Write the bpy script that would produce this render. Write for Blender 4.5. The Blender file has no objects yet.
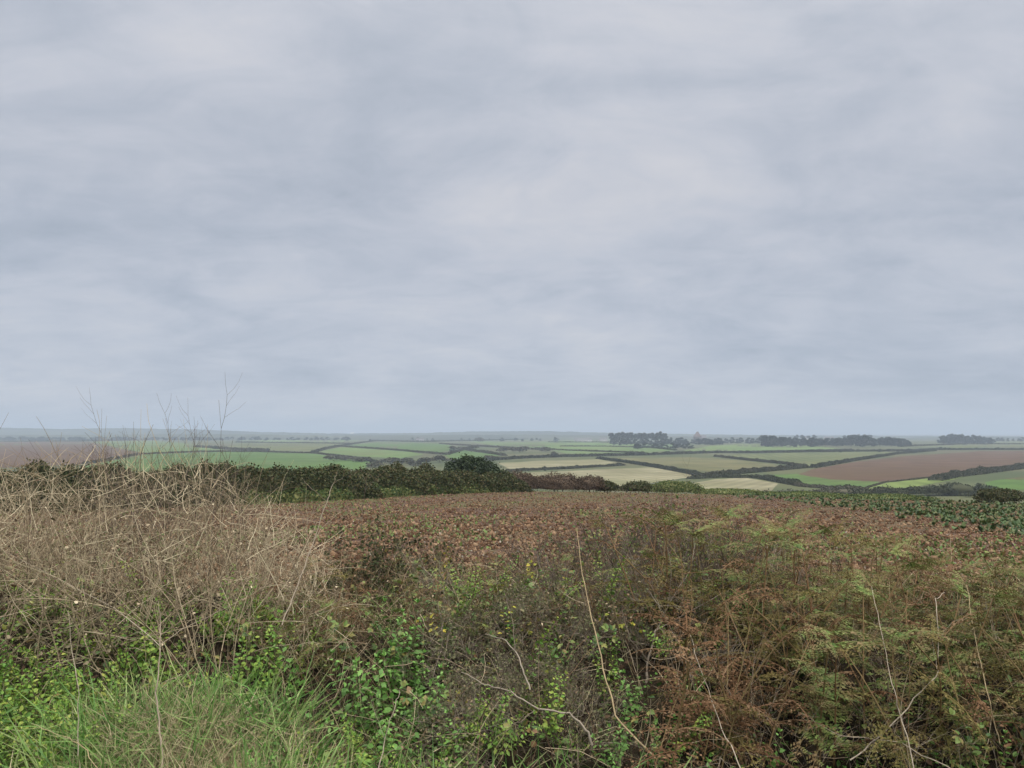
import bpy, math, random
import numpy as np
from mathutils import Vector, noise as mnoise
from mathutils.geometry import delaunay_2d_cdt

R = math.radians
scene = bpy.context.scene
COL = scene.collection
rng = np.random.default_rng(7)
random.seed(7)

# ------------------------------------------------------------------ camera
F = 773.0                       # focal length in pixels of the 1024 px wide frame
EYE = 1.65
HORIZON = 434.0
PITCH = math.atan((HORIZON - 384) / F)
cam = bpy.data.cameras.new('camera')
cam.sensor_width = 36.0
cam.lens = F / 1024 * 36.0
cam.clip_start = 0.05
cam.clip_end = 40000
cam_o = bpy.data.objects.new('camera', cam)
cam_o.location = (0, 0, EYE)
cam_o.rotation_euler = (R(90) + PITCH, 0, 0)
COL.objects.link(cam_o)
scene.camera = cam_o

# ------------------------------------------------------------------ world: overcast sky
SUN_EL, SUN_AZ = R(48), R(150)
world = bpy.data.worlds.new('World')
scene.world = world
world.use_nodes = True
nt = world.node_tree
nt.nodes.clear()
N = nt.nodes.new
L = nt.links.new
def mth(tree, op, a, b=None, c=None, clamp=False):
    n = tree.nodes.new('ShaderNodeMath'); n.operation = op; n.use_clamp = clamp
    for i, v in enumerate((a, b, c)):
        if v is None: continue
        if isinstance(v, (int, float)): n.inputs[i].default_value = v
        else: tree.links.new(v, n.inputs[i])
    return n.outputs[0]
def ramp(tree, fac, stops, interp='LINEAR'):
    n = tree.nodes.new('ShaderNodeValToRGB')
    n.color_ramp.interpolation = interp
    el = n.color_ramp.elements
    while len(el) < len(stops): el.new(0.5)
    for e, (p, c) in zip(el, stops):
        e.position = p; e.color = (*c, 1) if len(c) == 3 else c
    tree.links.new(fac, n.inputs[0])
    return n.outputs[0]
def mixc(tree, fac, a, b, mode='MIX'):
    n = tree.nodes.new('ShaderNodeMix'); n.data_type = 'RGBA'; n.blend_type = mode
    for s, v in ((n.inputs[0], fac), (n.inputs[6], a), (n.inputs[7], b)):
        if isinstance(v, (int, float)): s.default_value = v
        elif isinstance(v, (tuple, list)): s.default_value = (*v, 1)
        else: tree.links.new(v, s)
    return n.outputs[2]
def noise(tree, vec, scale, detail=4, rough=.55, dist=0.0):
    n = tree.nodes.new('ShaderNodeTexNoise')
    n.inputs['Scale'].default_value = scale; n.inputs['Detail'].default_value = detail
    n.inputs['Roughness'].default_value = rough; n.inputs['Distortion'].default_value = dist
    if vec is not None: tree.links.new(vec, n.inputs['Vector'])
    return n.outputs[0]

tc = N('ShaderNodeTexCoord'); sep = N('ShaderNodeSeparateXYZ'); L(tc.outputs['Generated'], sep.inputs[0])
zc = mth(nt, 'ADD', mth(nt, 'MAXIMUM', sep.outputs[2], 0.0), 0.23)
comb = N('ShaderNodeCombineXYZ')
L(mth(nt, 'DIVIDE', sep.outputs[0], zc), comb.inputs[0])
L(mth(nt, 'DIVIDE', sep.outputs[1], zc), comb.inputs[1])
comb.inputs[2].default_value = 3.7
mapn = N('ShaderNodeMapping'); mapn.inputs['Rotation'].default_value = (0, 0, R(24)); mapn.inputs['Scale'].default_value = (.85, 1.15, 1); L(comb.outputs[0], mapn.inputs[0])
n_big = noise(nt, mapn.outputs[0], 0.72, 5, .55, .5)
n_fin = noise(nt, mapn.outputs[0], 1.9, 9, .60, .7)
n_torn = noise(nt, mapn.outputs[0], 4.6, 9, .62, 1.1)
cl = mth(nt, 'ADD', mth(nt, 'MULTIPLY', n_big, .46), mth(nt, 'ADD', mth(nt, 'MULTIPLY', n_fin, .36), mth(nt, 'MULTIPLY', n_torn, .18)))
cloud = ramp(nt, cl, [(.39, (3.05, 3.40, 4.02)), (.455, (3.52, 3.83, 4.46)), (.53, (4.18, 4.40, 4.96)), (.62, (4.88, 4.94, 5.3))])
grad = ramp(nt, sep.outputs[2], [(0, (1.0, 1.01, 1.02)), (.10, (.96, .98, 1.0)), (.30, (1.0, 1.0, 1.0)), (.58, (1.14, 1.12, 1.09)), (.76, (3.8, 3.45, 2.95)), (1.0, (6.6, 5.9, 4.9))])
cloud = mixc(nt, 1.0, cloud, grad, 'MULTIPLY')
sky = N('ShaderNodeTexSky'); sky.sky_type = 'NISHITA'; sky.sun_disc = False
sky.sun_elevation = SUN_EL; sky.sun_rotation = SUN_AZ
skyc = mixc(nt, 0.97, sky.outputs[0], cloud)
bg = N('ShaderNodeBackground'); bg.inputs['Strength'].default_value = 0.1
L(skyc, bg.inputs['Color'])
wo = N('ShaderNodeOutputWorld'); L(bg.outputs[0], wo.inputs['Surface'])

sun = bpy.data.lights.new('sun', 'SUN')
sun.energy = 1.5; sun.angle = R(11); sun.color = (1, .96, .9)
sun_o = bpy.data.objects.new('sun', sun)
sd = Vector((math.sin(SUN_AZ) * math.cos(SUN_EL), math.cos(SUN_AZ) * math.cos(SUN_EL), math.sin(SUN_EL)))
sun_o.rotation_euler = sd.to_track_quat('Z', 'Y').to_euler()
COL.objects.link(sun_o)

vs = scene.view_settings
vs.view_transform = 'Standard'; vs.look = 'None'; vs.exposure = 0.37; vs.gamma = 1.0; vs.use_curve_mapping = False
scene.cycles.max_bounces = 6
scene.cycles.diffuse_bounces = 3
scene.cycles.transmission_bounces = 3
scene.cycles.volume_bounces = 0
scene.cycles.use_denoising = True

# ------------------------------------------------------------------ helpers
def tag(o, label=None, cat=None, group=None, kind=None):
    if label: o['label'] = label
    if cat: o['category'] = cat
    if group: o['group'] = group
    if kind: o['kind'] = kind
    return o

class MB:
    """collects vertices and faces (triangles and quads) and links them as one mesh"""
    def __init__(s): s.v = []; s.f3 = []; s.f4 = []; s.n = 0
    def add(s, v, f):
        v = np.asarray(v, dtype=np.float32).reshape(-1, 3)
        f = np.asarray(f, dtype=np.int64)
        if len(f):
            (s.f3 if f.shape[1] == 3 else s.f4).append(f + s.n)
        s.v.append(v); s.n += len(v)
    def add2(s, v, f3, f4):
        v = np.asarray(v, dtype=np.float32).reshape(-1, 3)
        if len(f3): s.f3.append(np.asarray(f3, dtype=np.int64) + s.n)
        if len(f4): s.f4.append(np.asarray(f4, dtype=np.int64) + s.n)
        s.v.append(v); s.n += len(v)
    def mesh(s, name, mat, smooth=False):
        me = bpy.data.meshes.new(name)
        v = np.concatenate(s.v) if s.v else np.zeros((0, 3), np.float32)
        f3 = np.concatenate(s.f3) if s.f3 else np.zeros((0, 3), np.int64)
        f4 = np.concatenate(s.f4) if s.f4 else np.zeros((0, 4), np.int64)
        me.vertices.add(len(v)); me.vertices.foreach_set('co', v.ravel())
        idx = np.concatenate([f3.ravel(), f4.ravel()]).astype(np.int32)
        starts = np.concatenate([np.arange(len(f3)) * 3, len(f3) * 3 + np.arange(len(f4)) * 4]).astype(np.int32)
        me.loops.add(len(idx)); me.loops.foreach_set('vertex_index', idx)
        me.polygons.add(len(starts)); me.polygons.foreach_set('loop_start', starts)
        if smooth: me.polygons.foreach_set('use_smooth', np.ones(len(starts), bool))
        me.update(calc_edges=True); me.validate()
        me.materials.append(mat)
        return me
    def build(s, name, mat, parent=None, loc=None, smooth=False):
        return link(name, s.mesh(name, mat, smooth), parent, loc)

def link(name, me, parent=None, loc=None, rz=0.0, sc=1.0):
    o = bpy.data.objects.new(name, me)
    if loc is not None: o.location = loc
    o.rotation_euler = (0, 0, rz)
    o.scale = (sc, sc, sc)
    if parent is not None: o.parent = parent
    COL.objects.link(o)
    return o
def empty(name, loc=(0, 0, 0), rz=0.0):
    o = bpy.data.objects.new(name, None); o.location = loc; o.rotation_euler = (0, 0, rz)
    o.empty_display_size = .1
    COL.objects.link(o); return o
CH = {}
def kids(o): return CH.get(o.name, [])
def adopt(p, c): CH.setdefault(p.name, []).append(c)
def copy_tree(o):
    c = o.copy(); COL.objects.link(c)
    for k in kids(o):
        d = k.copy(); d.parent = c; COL.objects.link(d)
    return c

def stamp(mb, tv, tf, M, pos):
    """copies of a small template: M (n,3,3) rotation*scale, pos (n,3)"""
    tv = np.asarray(tv, np.float32); n = len(pos); k = len(tv)
    if n == 0: return
    v = np.einsum('nij,kj->nki', M, tv) + np.asarray(pos, np.float32)[:, None, :]
    t3 = np.array([f for f in tf if len(f) == 3], np.int64).reshape(-1, 3)
    t4 = np.array([f for f in tf if len(f) == 4], np.int64).reshape(-1, 4)
    off = (np.arange(n) * k)[:, None, None]
    mb.add2(v.reshape(-1, 3), (t3[None] + off).reshape(-1, 3), (t4[None] + off).reshape(-1, 4))

def rot_rand(n, g=rng):
    q = g.normal(size=(n, 4)); q /= np.linalg.norm(q, axis=1)[:, None]
    w, x, y, z = q.T
    return np.stack([np.stack([1-2*(y*y+z*z), 2*(x*y-z*w), 2*(x*z+y*w)], -1),
                     np.stack([2*(x*y+z*w), 1-2*(x*x+z*z), 2*(y*z-x*w)], -1),
                     np.stack([2*(x*z-y*w), 2*(y*z+x*w), 1-2*(x*x+y*y)], -1)], 1)
def frames(d, up=(0, 0, 1), roll=None):
    """rotation whose Y axis is d and whose Z axis is as close to up as can be"""
    d = np.asarray(d, float); d = d / np.maximum(np.linalg.norm(d, axis=1), 1e-9)[:, None]
    up = np.broadcast_to(np.asarray(up, float), d.shape)
    x = np.cross(d, up); nx = np.linalg.norm(x, axis=1)
    x = np.where(nx[:, None] < 1e-4, np.array([1., 0, 0]), x / np.maximum(nx, 1e-9)[:, None])
    z = np.cross(x, d)
    if roll is not None:
        c, s_ = np.cos(roll)[:, None], np.sin(roll)[:, None]
        x, z = x * c + z * s_, z * c - x * s_
    return np.stack([x, d, z], 2)

LEAF_V = [(0,0,0), (.30,.32,.06), (0,.36,-.02), (-.30,.32,.06), (.24,.66,.03), (0,.7,-.03), (-.24,.66,.03), (0,1,-.10)]
LEAF_F = [(0,1,2), (0,2,3), (1,4,5,2), (2,5,6,3), (4,7,5), (5,7,6)]
QUAD_V = [(-.5,0,0), (0,-.55,.08), (.5,0,0), (0,.55,.08)]
QUAD_F = [(0,1,2,3)]

def tube(mb, pts, rad, sides=3):
    pts = np.asarray(pts, float); n = len(pts)
    rad = np.broadcast_to(np.asarray(rad, float), (n,))
    t = np.gradient(pts, axis=0)
    fr = frames(t, (0.13, 0.21, 0.97))
    a = np.arange(sides) * 2 * math.pi / sides
    ring = np.stack([np.cos(a), np.zeros(sides), np.sin(a)], 1)
    v = np.einsum('nij,kj->nki', fr, ring) * rad[:, None, None] + pts[:, None, :]
    i = np.arange(n - 1)[:, None] * sides; k = np.arange(sides)[None]; k2 = (k + 1) % sides
    f = np.stack([i + k, i + k2, i + sides + k2, i + sides + k], -1).reshape(-1, 4)
    mb.add(v.reshape(-1, 3), f)

def curve(p0, d, length, n=5, bend=(0, 0, 0), wob=.06, g=rng):
    """a wobbly stem: start, direction, length, overall bend"""
    d = np.asarray(d, float); d = d / np.linalg.norm(d)
    p = np.asarray(p0, float); pts = [p]; st = length / (n - 1)
    for i in range(n - 1):
        d = d + np.asarray(bend) / (n - 1) + g.normal(size=3) * wob
        d = d / np.linalg.norm(d); p = p + d * st; pts.append(p)
    return np.array(pts)
def tangent(pts, i): 
    a = pts[min(i + 1, len(pts) - 1)] - pts[max(i - 1, 0)]
    return a / np.linalg.norm(a)
def side_dir(t, ang, az):
    t = np.asarray(t); ref = np.array([1., 0, 0]) if abs(t[0]) < .8 else np.array([0, 1., 0])
    u = np.cross(t, ref); u /= np.linalg.norm(u); w = np.cross(t, u)
    return t * math.cos(ang) + (u * math.cos(az) + w * math.sin(az)) * math.sin(ang)

# ------------------------------------------------------------------ materials
def new_mat(name):
    m = bpy.data.materials.new(name); m.use_nodes = True
    t = m.node_tree; t.nodes.clear()
    out = t.nodes.new('ShaderNodeOutputMaterial'); p = t.nodes.new('ShaderNodeBsdfPrincipled')
    t.links.new(p.outputs[0], out.inputs[0])
    return m, t, p, out
def leaf_mat(name, cols, rough=.6, trans=.25, objmix=.35, spec=.3, blotch=None):
    """colour per leaf (mesh island) and per plant"""
    m, t, p, out = new_mat(name)
    geo = t.nodes.new('ShaderNodeNewGeometry'); oi = t.nodes.new('ShaderNodeObjectInfo')
    fac = mth(t, 'ADD', mth(t, 'MULTIPLY', geo.outputs['Random Per Island'], 1 - objmix), mth(t, 'MULTIPLY', oi.outputs['Random'], objmix))
    k = len(cols)
    c = ramp(t, fac, [((i + .5) / k if k > 1 else .5, col) for i, col in enumerate(cols)])
    pos = t.nodes.new('ShaderNodeTexCoord')
    nz = noise(t, pos.outputs['Object'], 22, 3)
    c = mixc(t, .55, c, ramp(t, nz, [(.3, (.62, .62, .62)), (.7, (1.3, 1.3, 1.3))]), 'MULTIPLY')
    if blotch: c = mixc(t, ramp(t, noise(t, pos.outputs['Object'], 9, 3), [(.44, (0, 0, 0)), (.58, (1, 1, 1))]), c, blotch)
    t.links.new(c, p.inputs['Base Color'])
    p.inputs['Roughness'].default_value = rough
    p.inputs['Specular IOR Level'].default_value = spec
    if trans:
        tr = t.nodes.new('ShaderNodeBsdfTranslucent'); t.links.new(c, tr.inputs[0])
        mx = t.nodes.new('ShaderNodeMixShader'); mx.inputs[0].default_value = trans * .6
        t.links.new(p.outputs[0], mx.inputs[1]); t.links.new(tr.outputs[0], mx.inputs[2]); t.links.new(mx.outputs[0], out.inputs[0])
    return m
def ground_mat(name, c1, c2, scale, c3=None, scale3=1.0, bump=.0, stripes=None, rough=.9, lo=.38, hi=.62):
    m, t, p, out = new_mat(name)
    tcn = t.nodes.new('ShaderNodeTexCoord'); v = tcn.outputs['Object']
    f = noise(t, v, scale, 8, .62)
    c = ramp(t, f, [(lo, tuple(x * .9 for x in c1)), (hi, tuple(x * 1.08 for x in c2))])
    if c3:
        g = noise(t, v, scale3, 6, .6)
        c = mixc(t, ramp(t, g, [(.45, (0, 0, 0)), (.66, (1, 1, 1))]), c, c3)
    if stripes:
        ang, wl, amt = stripes
        mp = t.nodes.new('ShaderNodeMapping'); mp.inputs['Rotation'].default_value = (0, 0, ang); t.links.new(v, mp.inputs[0])
        w = t.nodes.new('ShaderNodeTexWave'); w.inputs['Scale'].default_value = .314 / wl
        w.inputs['Distortion'].default_value = 2.0; w.inputs['Detail'].default_value = 2; w.inputs['Detail Scale'].default_value = .4
        t.links.new(mp.outputs[0], w.inputs[0])
        c = mixc(t, amt, c, ramp(t, w.outputs['Fac'], [(0, (.72, .72, .72)), (1, (1.22, 1.22, 1.22))]), 'MULTIPLY')
    t.links.new(c, p.inputs['Base Color']); p.inputs['Roughness'].default_value = rough
    p.inputs['Specular IOR Level'].default_value = .15
    if bump:
        b = t.nodes.new('ShaderNodeBump'); b.inputs['Strength'].default_value = .9; b.inputs['Distance'].default_value = bump
        t.links.new(noise(t, v, scale * 2.5, 8, .65), b.inputs['Height']); t.links.new(b.outputs[0], p.inputs['Normal'])
    return m

MT = dict(
    terrain=ground_mat('valley grassland', (0.066, 0.086, 0.033), (0.106, 0.115, 0.050), .012, (0.099, 0.089, 0.046), .006),
    bank=ground_mat('bank earth and litter', (.018, .015, .009), (.045, .034, .021), 9, bump=.02),
    soil=ground_mat('bare soil with crop residue', (.065, .038, .026), (.135, .085, .058), 5, (.10, .095, .04), .22, bump=.04),
    dead=leaf_mat('dry dead stems', [(0.092, 0.065, 0.040), (0.245, 0.189, 0.120), (0.428, 0.347, 0.230), (0.632, 0.541, 0.370)], .8, 0, .3, .2),
    darktwig=leaf_mat('dark bare twigs', [(0.078, 0.057, 0.046), (0.144, 0.109, 0.088), (0.204, 0.161, 0.127)], .8, 0, .3, .2),
    greytwig=leaf_mat('grey lichened twigs', [(.15, .12, .09), (.25, .205, .155), (.36, .31, .25)], .85, 0, .3, .2),
    straw=leaf_mat('straw stems', [(.32, .24, .13), (.44, .34, .20)], .7, 0, .5, .3),
    palestem=leaf_mat('pale bleached stems', [(.31, .25, .18), (.43, .36, .275)], .7, 0, .5, .3),
    rust=leaf_mat('dead bracken fronds', [(0.119, 0.062, 0.032), (0.190, 0.105, 0.053), (0.246, 0.146, 0.080), (0.285, 0.201, 0.118)], .75, .2, .45, .15),
    olive=leaf_mat('turning bracken fronds', [(0.093, 0.090, 0.026), (0.140, 0.123, 0.037), (0.196, 0.156, 0.053), (0.238, 0.189, 0.076)], .65, .25, .5, .2),
    fern=leaf_mat('green bracken fronds', [(0.067, 0.126, 0.025), (0.114, 0.183, 0.042), (0.181, 0.253, 0.064), (0.260, 0.287, 0.088)], .55, .28, .5, .3, (.22, .15, .07)),
    fernstem=leaf_mat('bracken stems', [(0.187, 0.095, 0.043), (0.245, 0.154, 0.072), (0.216, 0.164, 0.072)], .6, 0, .6, .3),
    nettle=leaf_mat('nettle leaves', [(0.083, 0.188, 0.036), (0.137, 0.291, 0.056), (0.214, 0.400, 0.088)], .5, .3, .3, .4),
    nettlestem=leaf_mat('nettle stems', [(.08, .11, .04), (.14, .10, .06)], .6, 0, .5, .3),
    bramble=leaf_mat('bramble leaves', [(.055, .115, .03), (.10, .18, .042), (.17, .24, .06), (.24, .235, .06), (.20, .11, .055)], .5, .25, .25, .4),
    cleaver=leaf_mat('bright feathery weed leaves', [(0.100, 0.206, 0.035), (0.167, 0.315, 0.050), (0.267, 0.399, 0.070), (0.367, 0.399, 0.085)], .55, .3, .3, .3),
    brownstem=leaf_mat('brown matted stems', [(.05, .03, .02), (.13, .08, .048), (.26, .175, .105), (.46, .37, .25)], .8, 0, .0, .2),
    thornwood=leaf_mat('dark thorn wood', [(.07, .05, .038), (.12, .092, .072), (.20, .165, .135)], .85, 0, .2, .2),
    yellow=leaf_mat('yellowing leaves', [(.26, .30, .05), (.45, .42, .06), (.55, .43, .07)], .55, .3, .4, .3),
    greyleaf=leaf_mat('small grey green leaves', [(.09, .105, .045), (.14, .155, .07), (.20, .20, .10), (.25, .18, .11)], .7, .2, .25, .25),
    grass=leaf_mat('green grass blades', [(0.090, 0.201, 0.043), (0.150, 0.297, 0.071), (0.240, 0.382, 0.109), (0.360, 0.424, 0.171)], .5, .3, .1, .3),
    drygrass=leaf_mat('dry grass blades', [(.30, .25, .14), (.46, .385, .23), (.60, .51, .33)], .7, .2, .1, .2),
    litter=leaf_mat('fallen leaves and debris', [(0.030, 0.021, 0.013), (0.060, 0.039, 0.024), (0.114, 0.072, 0.045), (0.060, 0.066, 0.024)], .8, .1, .1, .15),
    clod=leaf_mat('clods and crop residue', [(0.075, 0.040, 0.023), (0.126, 0.069, 0.039), (0.187, 0.110, 0.064), (0.283, 0.190, 0.115)], .9, 0, .0, .1),
    pale=leaf_mat('bleached leaf residue', [(0.186, 0.144, 0.110), (0.279, 0.228, 0.180), (0.341, 0.300, 0.244)], .8, .1, .0, .15),
    weed=leaf_mat('low green weeds', [(.07, .13, .03), (.11, .19, .045), (.17, .23, .06), (.18, .165, .06)], .6, .25, .1, .3),
    kale=leaf_mat('dark green crop leaves', [(0.033, 0.067, 0.020), (0.054, 0.103, 0.028), (0.091, 0.148, 0.044), (0.132, 0.135, 0.048)], .5, .2, .1, .35),
    hedge=leaf_mat('dark hedge leaves', [(0.025, 0.037, 0.014), (0.050, 0.067, 0.024), (0.084, 0.094, 0.034), (0.121, 0.098, 0.048)], .65, .15, .1, .2),
    hedgegreen=leaf_mat('green hedge leaves', [(0.042, 0.075, 0.026), (0.077, 0.128, 0.039), (0.140, 0.173, 0.058), (0.210, 0.210, 0.078)], .65, .2, .1, .2),
    hedgered=leaf_mat('reddish bare shrub twigs', [(.05, .038, .028), (.09, .065, .045), (.14, .10, .07)], .8, .1, .1, .15),
    evergreen=leaf_mat('evergreen leaves', [(.016, .028, .011), (.028, .048, .018), (.045, .068, .028)], .6, .1, .1, .3),
    farhedge=leaf_mat('distant hedge leaves', [(.022, .030, .014), (.04, .048, .022), (.065, .068, .032), (.08, .065, .04)], .8, .1, .3, .1),
    farscrub=leaf_mat('distant scrub leaves', [(.05, .055, .03), (.08, .08, .045), (.11, .095, .06)], .8, .1, .3, .1),
    fartree=leaf_mat('distant tree leaves', [(0.025, 0.038, 0.025), (0.047, 0.061, 0.041), (0.074, 0.086, 0.056)], .8, .1, .3, .1),
    bark=leaf_mat('tree bark', [(.07, .055, .045), (.11, .09, .075)], .9, 0, .5, .1),
    hill=ground_mat('far hillside', (.05, .065, .04), (.10, .11, .06), .004, (.03, .04, .025), .002),
)
def plain(name, col, rough=.7):
    m, t, p, out = new_mat(name)
    tcn = t.nodes.new('ShaderNodeTexCoord')
    c = mixc(t, .5, col, ramp(t, noise(t, tcn.outputs['Object'], 1.2, 5), [(.3, (.7, .7, .7)), (.7, (1.15, 1.15, 1.15))]), 'MULTIPLY')
    t.links.new(c, p.inputs['Base Color']); p.inputs['Roughness'].default_value = rough
    return m
MT['render'] = plain('pale rendered wall', (.62, .60, .56))
MT['white'] = plain('white painted wall', (.80, .80, .79))
MT['brickwall'] = plain('reddish brick wall', (.13, .105, .10))
MT['slate'] = plain('slate roof', (.13, .12, .125))
MT['tile'] = plain('red brown roof', (.125, .088, .078))
MT['glass'] = plain('dark window', (.03, .035, .04), .2)

# ------------------------------------------------------------------ terrain
def sstep(a, b, x):
    t = np.clip((x - a) / (b - a), 0, 1); return t * t * (3 - 2 * t)
_EA = np.array([-3, -.66, -.34, 0, .3, .66, 3]); _EY = np.array([30, 36, 41, 54, 55, 43, 36])
def field_edge(X, Y): return np.interp(X / np.maximum(Y, 4.0), _EA, _EY)
_VY = np.log(np.array([1, 180, 230, 300, 400, 550, 800, 1100, 1800, 3000, 5000, 9000, 20000.]))
_VZ = np.array([-15., -15., -15.0, -15.3, -15.6, -15.8, -15.2, -14.4, -13.6, -12.5, -10., -4., -4.])
def field_z(X, Y):
    return .35 - .049 * Y - .016 * np.maximum(X, 0) - .012 * np.maximum(-X - 3, 0)
def terr(X, Y):
    X = np.asarray(X, float); Y = np.asarray(Y, float)
    zp = np.where(Y < 6.4, 0.03, field_z(np.clip(X, -60, 60), np.clip(Y, 0, 70)))
    zv = np.interp(np.log(np.maximum(Y, 1)), _VY, _VZ) + .35 * np.sin(X * .017 + 1) * np.sin(Y * .013 + X * .004)
    e = field_edge(X, Y)
    return zp + (zv - zp) * sstep(e - 4, e + 118, Y)
def bank_z(X, Y):
    X = np.asarray(X, float); Y = np.asarray(Y, float)
    w = .05 * np.sin(X * 1.7 + 1) + .04 * np.sin(X * 3.9 + Y * 2)
    up = sstep(2.35, 4.2, Y); dn = sstep(5.35, 6.6, Y)
    return (.54 + w + .06 * np.sin(Y * 5 + X)) * up * (1 - dn) + (.03) * dn

def ray(px, py):
    x = (px - 512) / F; y = (384 - py) / F
    return np.array([x, math.cos(PITCH) - y * math.sin(PITCH), math.sin(PITCH) + y * math.cos(PITCH)])
def at(px, py, Y):
    d = ray(px, py); k = Y / d[1]; return np.array([d[0] * k, Y, EYE + d[2] * k])
_YS = np.exp(np.linspace(math.log(150), math.log(8800), 1400))
def hit(px, py, ys=_YS):
    d = ray(px, py); X = d[0] / d[1] * ys; z = EYE + d[2] / d[1] * ys
    below = np.nonzero(z <= terr(X, ys))[0]
    i = below[0] if len(below) else len(ys) - 1
    return np.array([X[i], ys[i], terr(X[i], ys[i])])

def grid_mesh(mb, xs, ys, zf):
    XX, YY = np.meshgrid(xs, ys); v = np.stack([XX, YY, zf(XX, YY)], -1).reshape(-1, 3)
    ny, nx = XX.shape; i = np.arange(ny - 1)[:, None] * nx + np.arange(nx - 1)[None]
    mb.add(v, np.stack([i, i + 1, i + nx + 1, i + nx], -1).reshape(-1, 4))

# one sheet to the horizon (polar), dipping under the bank and the near field
mb = MB()
rr = np.concatenate([[0.3], np.exp(np.linspace(math.log(1.0), math.log(9000), 230))])
aa = np.linspace(0, 2 * math.pi, 361)[:-1]
RR, AA = np.meshgrid(rr, aa, indexing='ij'); XX = RR * np.sin(AA); YY = RR * np.cos(AA)
ZZ = terr(XX, YY)
ee = field_edge(XX, YY)
ZZ = ZZ - .35 * sstep(1.2, 2.0, YY) * (1 - sstep(ee + 6, ee + 14, YY)) * (np.abs(XX) < 62)
nr, na = XX.shape
i = np.arange(nr - 1)[:, None] * na; k = np.arange(na)[None]; k2 = (k + 1) % na
mb.add(np.stack([XX, YY, ZZ], -1).reshape(-1, 3), np.stack([i + k, i + na + k, i + na + k2, i + k2], -1).reshape(-1, 4)[:, ::-1])
tag(mb.build('terrain', MT['terrain'], smooth=True), kind='structure')
# the earth bank the hedge grows on
mb = MB()
def bz(X, Y):
    n = np.array([mnoise.noise((a * 3, b * 3, 0)) for a, b in zip(X.ravel(), Y.ravel())]).reshape(X.shape)
    return bank_z(X, Y) + .05 * n * sstep(2.2, 2.8, Y) - .4 * (Y < 1.3) - .4 * (Y > 6.9)
grid_mesh(mb, np.arange(-9, 9.01, .14), np.concatenate([[1.2], np.arange(1.4, 6.95, .14), [7.0]]), bz)
tag(mb.build('bank', MT['bank'], smooth=True), kind='structure')
# near field
mb = MB()
def fz(X, Y):
    n = np.array([mnoise.noise((a * .9, b * 1.6, 3)) + .5 * mnoise.noise((a * 2.5, b * 3.5, 9)) for a, b in zip(X.ravel(), Y.ravel())]).reshape(X.shape)
    return terr(X, np.maximum(Y, 6.45)) + .05 * n - .5 * (Y < 6.35) - .6 * (np.abs(X) > 59.5)
grid_mesh(mb, np.concatenate([np.arange(-60, -20, 1.0), np.arange(-20, 20, .3), np.arange(20, 60.1, 1.0)]),
          np.concatenate([[6.3], np.arange(6.45, 25, .25), np.arange(25, 68, .5)]), fz)
tag(mb.build('ploughed_field', MT['soil'], smooth=True), kind='structure')

# ------------------------------------------------------------------ haze
mh = bpy.data.materials.new('haze'); mh.use_nodes = True
t = mh.node_tree; t.nodes.clear()
o_ = t.nodes.new('ShaderNodeOutputMaterial'); pv = t.nodes.new('ShaderNodeVolumePrincipled')
pv.inputs['Color'].default_value = (.72, .85, 1.0, 1); pv.inputs['Density'].default_value = .00035
pv.inputs['Anisotropy'].default_value = 0.0
t.links.new(pv.outputs[0], o_.inputs['Volume'])
mb = MB()
b = 9600.0; z0, z1 = -18.5, 85.0
v = [(x, y, z) for z in (z0, z1) for y in (-b, b) for x in (-b, b)]
mb.add(v, [(0, 2, 3, 1), (4, 5, 7, 6), (0, 1, 5, 4), (2, 6, 7, 3), (0, 4, 6, 2), (1, 3, 7, 5)])
tag(mb.build('haze', mh), kind='stuff')

# ------------------------------------------------------------------ far hills
def ridge(name, prof, D, mat, depth=900, jit=.5):
    px = np.arange(prof[0][0], prof[-1][0] + 1, 2.0)
    ry = np.interp(px, [p[0] for p in prof], [p[1] for p in prof])
    ry = ry + np.array([mnoise.noise((a * .09, D * .01, 0)) * jit + mnoise.noise((a * .33, D * .01, 5)) * jit * .6 for a in px])
    top = np.array([at(a, r, D) for a, r in zip(px, ry)])
    mb = MB(); rows = []
    for f, dy in ((0, -1), (.35, -.62), (.8, -.22), (1, 0), (.8, .3), (0, 1.1)):
        q = top.copy(); q[:, 1] += dy * depth; q[:, 0] *= q[:, 1] / D
        q[:, 2] = -15 + (top[:, 2] + 15) * f; rows.append(q)
    v = np.stack(rows); m_, n_ = v.shape[:2]
    i = np.arange(m_ - 1)[:, None] * n_ + np.arange(n_ - 1)[None]
    mb.add(v.reshape(-1, 3), np.stack([i, i + 1, i + n_ + 1, i + n_], -1).reshape(-1, 4))
    tag(mb.build(name, mat), kind='structure')
ridge('far_hills', [(-330, 430), (-100, 427), (0, 427.5), (60, 429), (120, 428), (200, 429.5), (262, 432), (340, 433.5), (420, 433), (470, 431.5), (540, 431), (600, 432.5), (690, 434), (800, 435.5), (1100, 436.5), (1300, 434)], 3300, MT['hill'])
ridge('low_hills', [(-330, 435), (-50, 434.5), (60, 435), (190, 434), (260, 434.5), (330, 435.5), (430, 435), (530, 434.6), (640, 436), (900, 438), (930, 437), (1030, 437), (1300, 435)], 2300, MT['hill'], 400)

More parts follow.
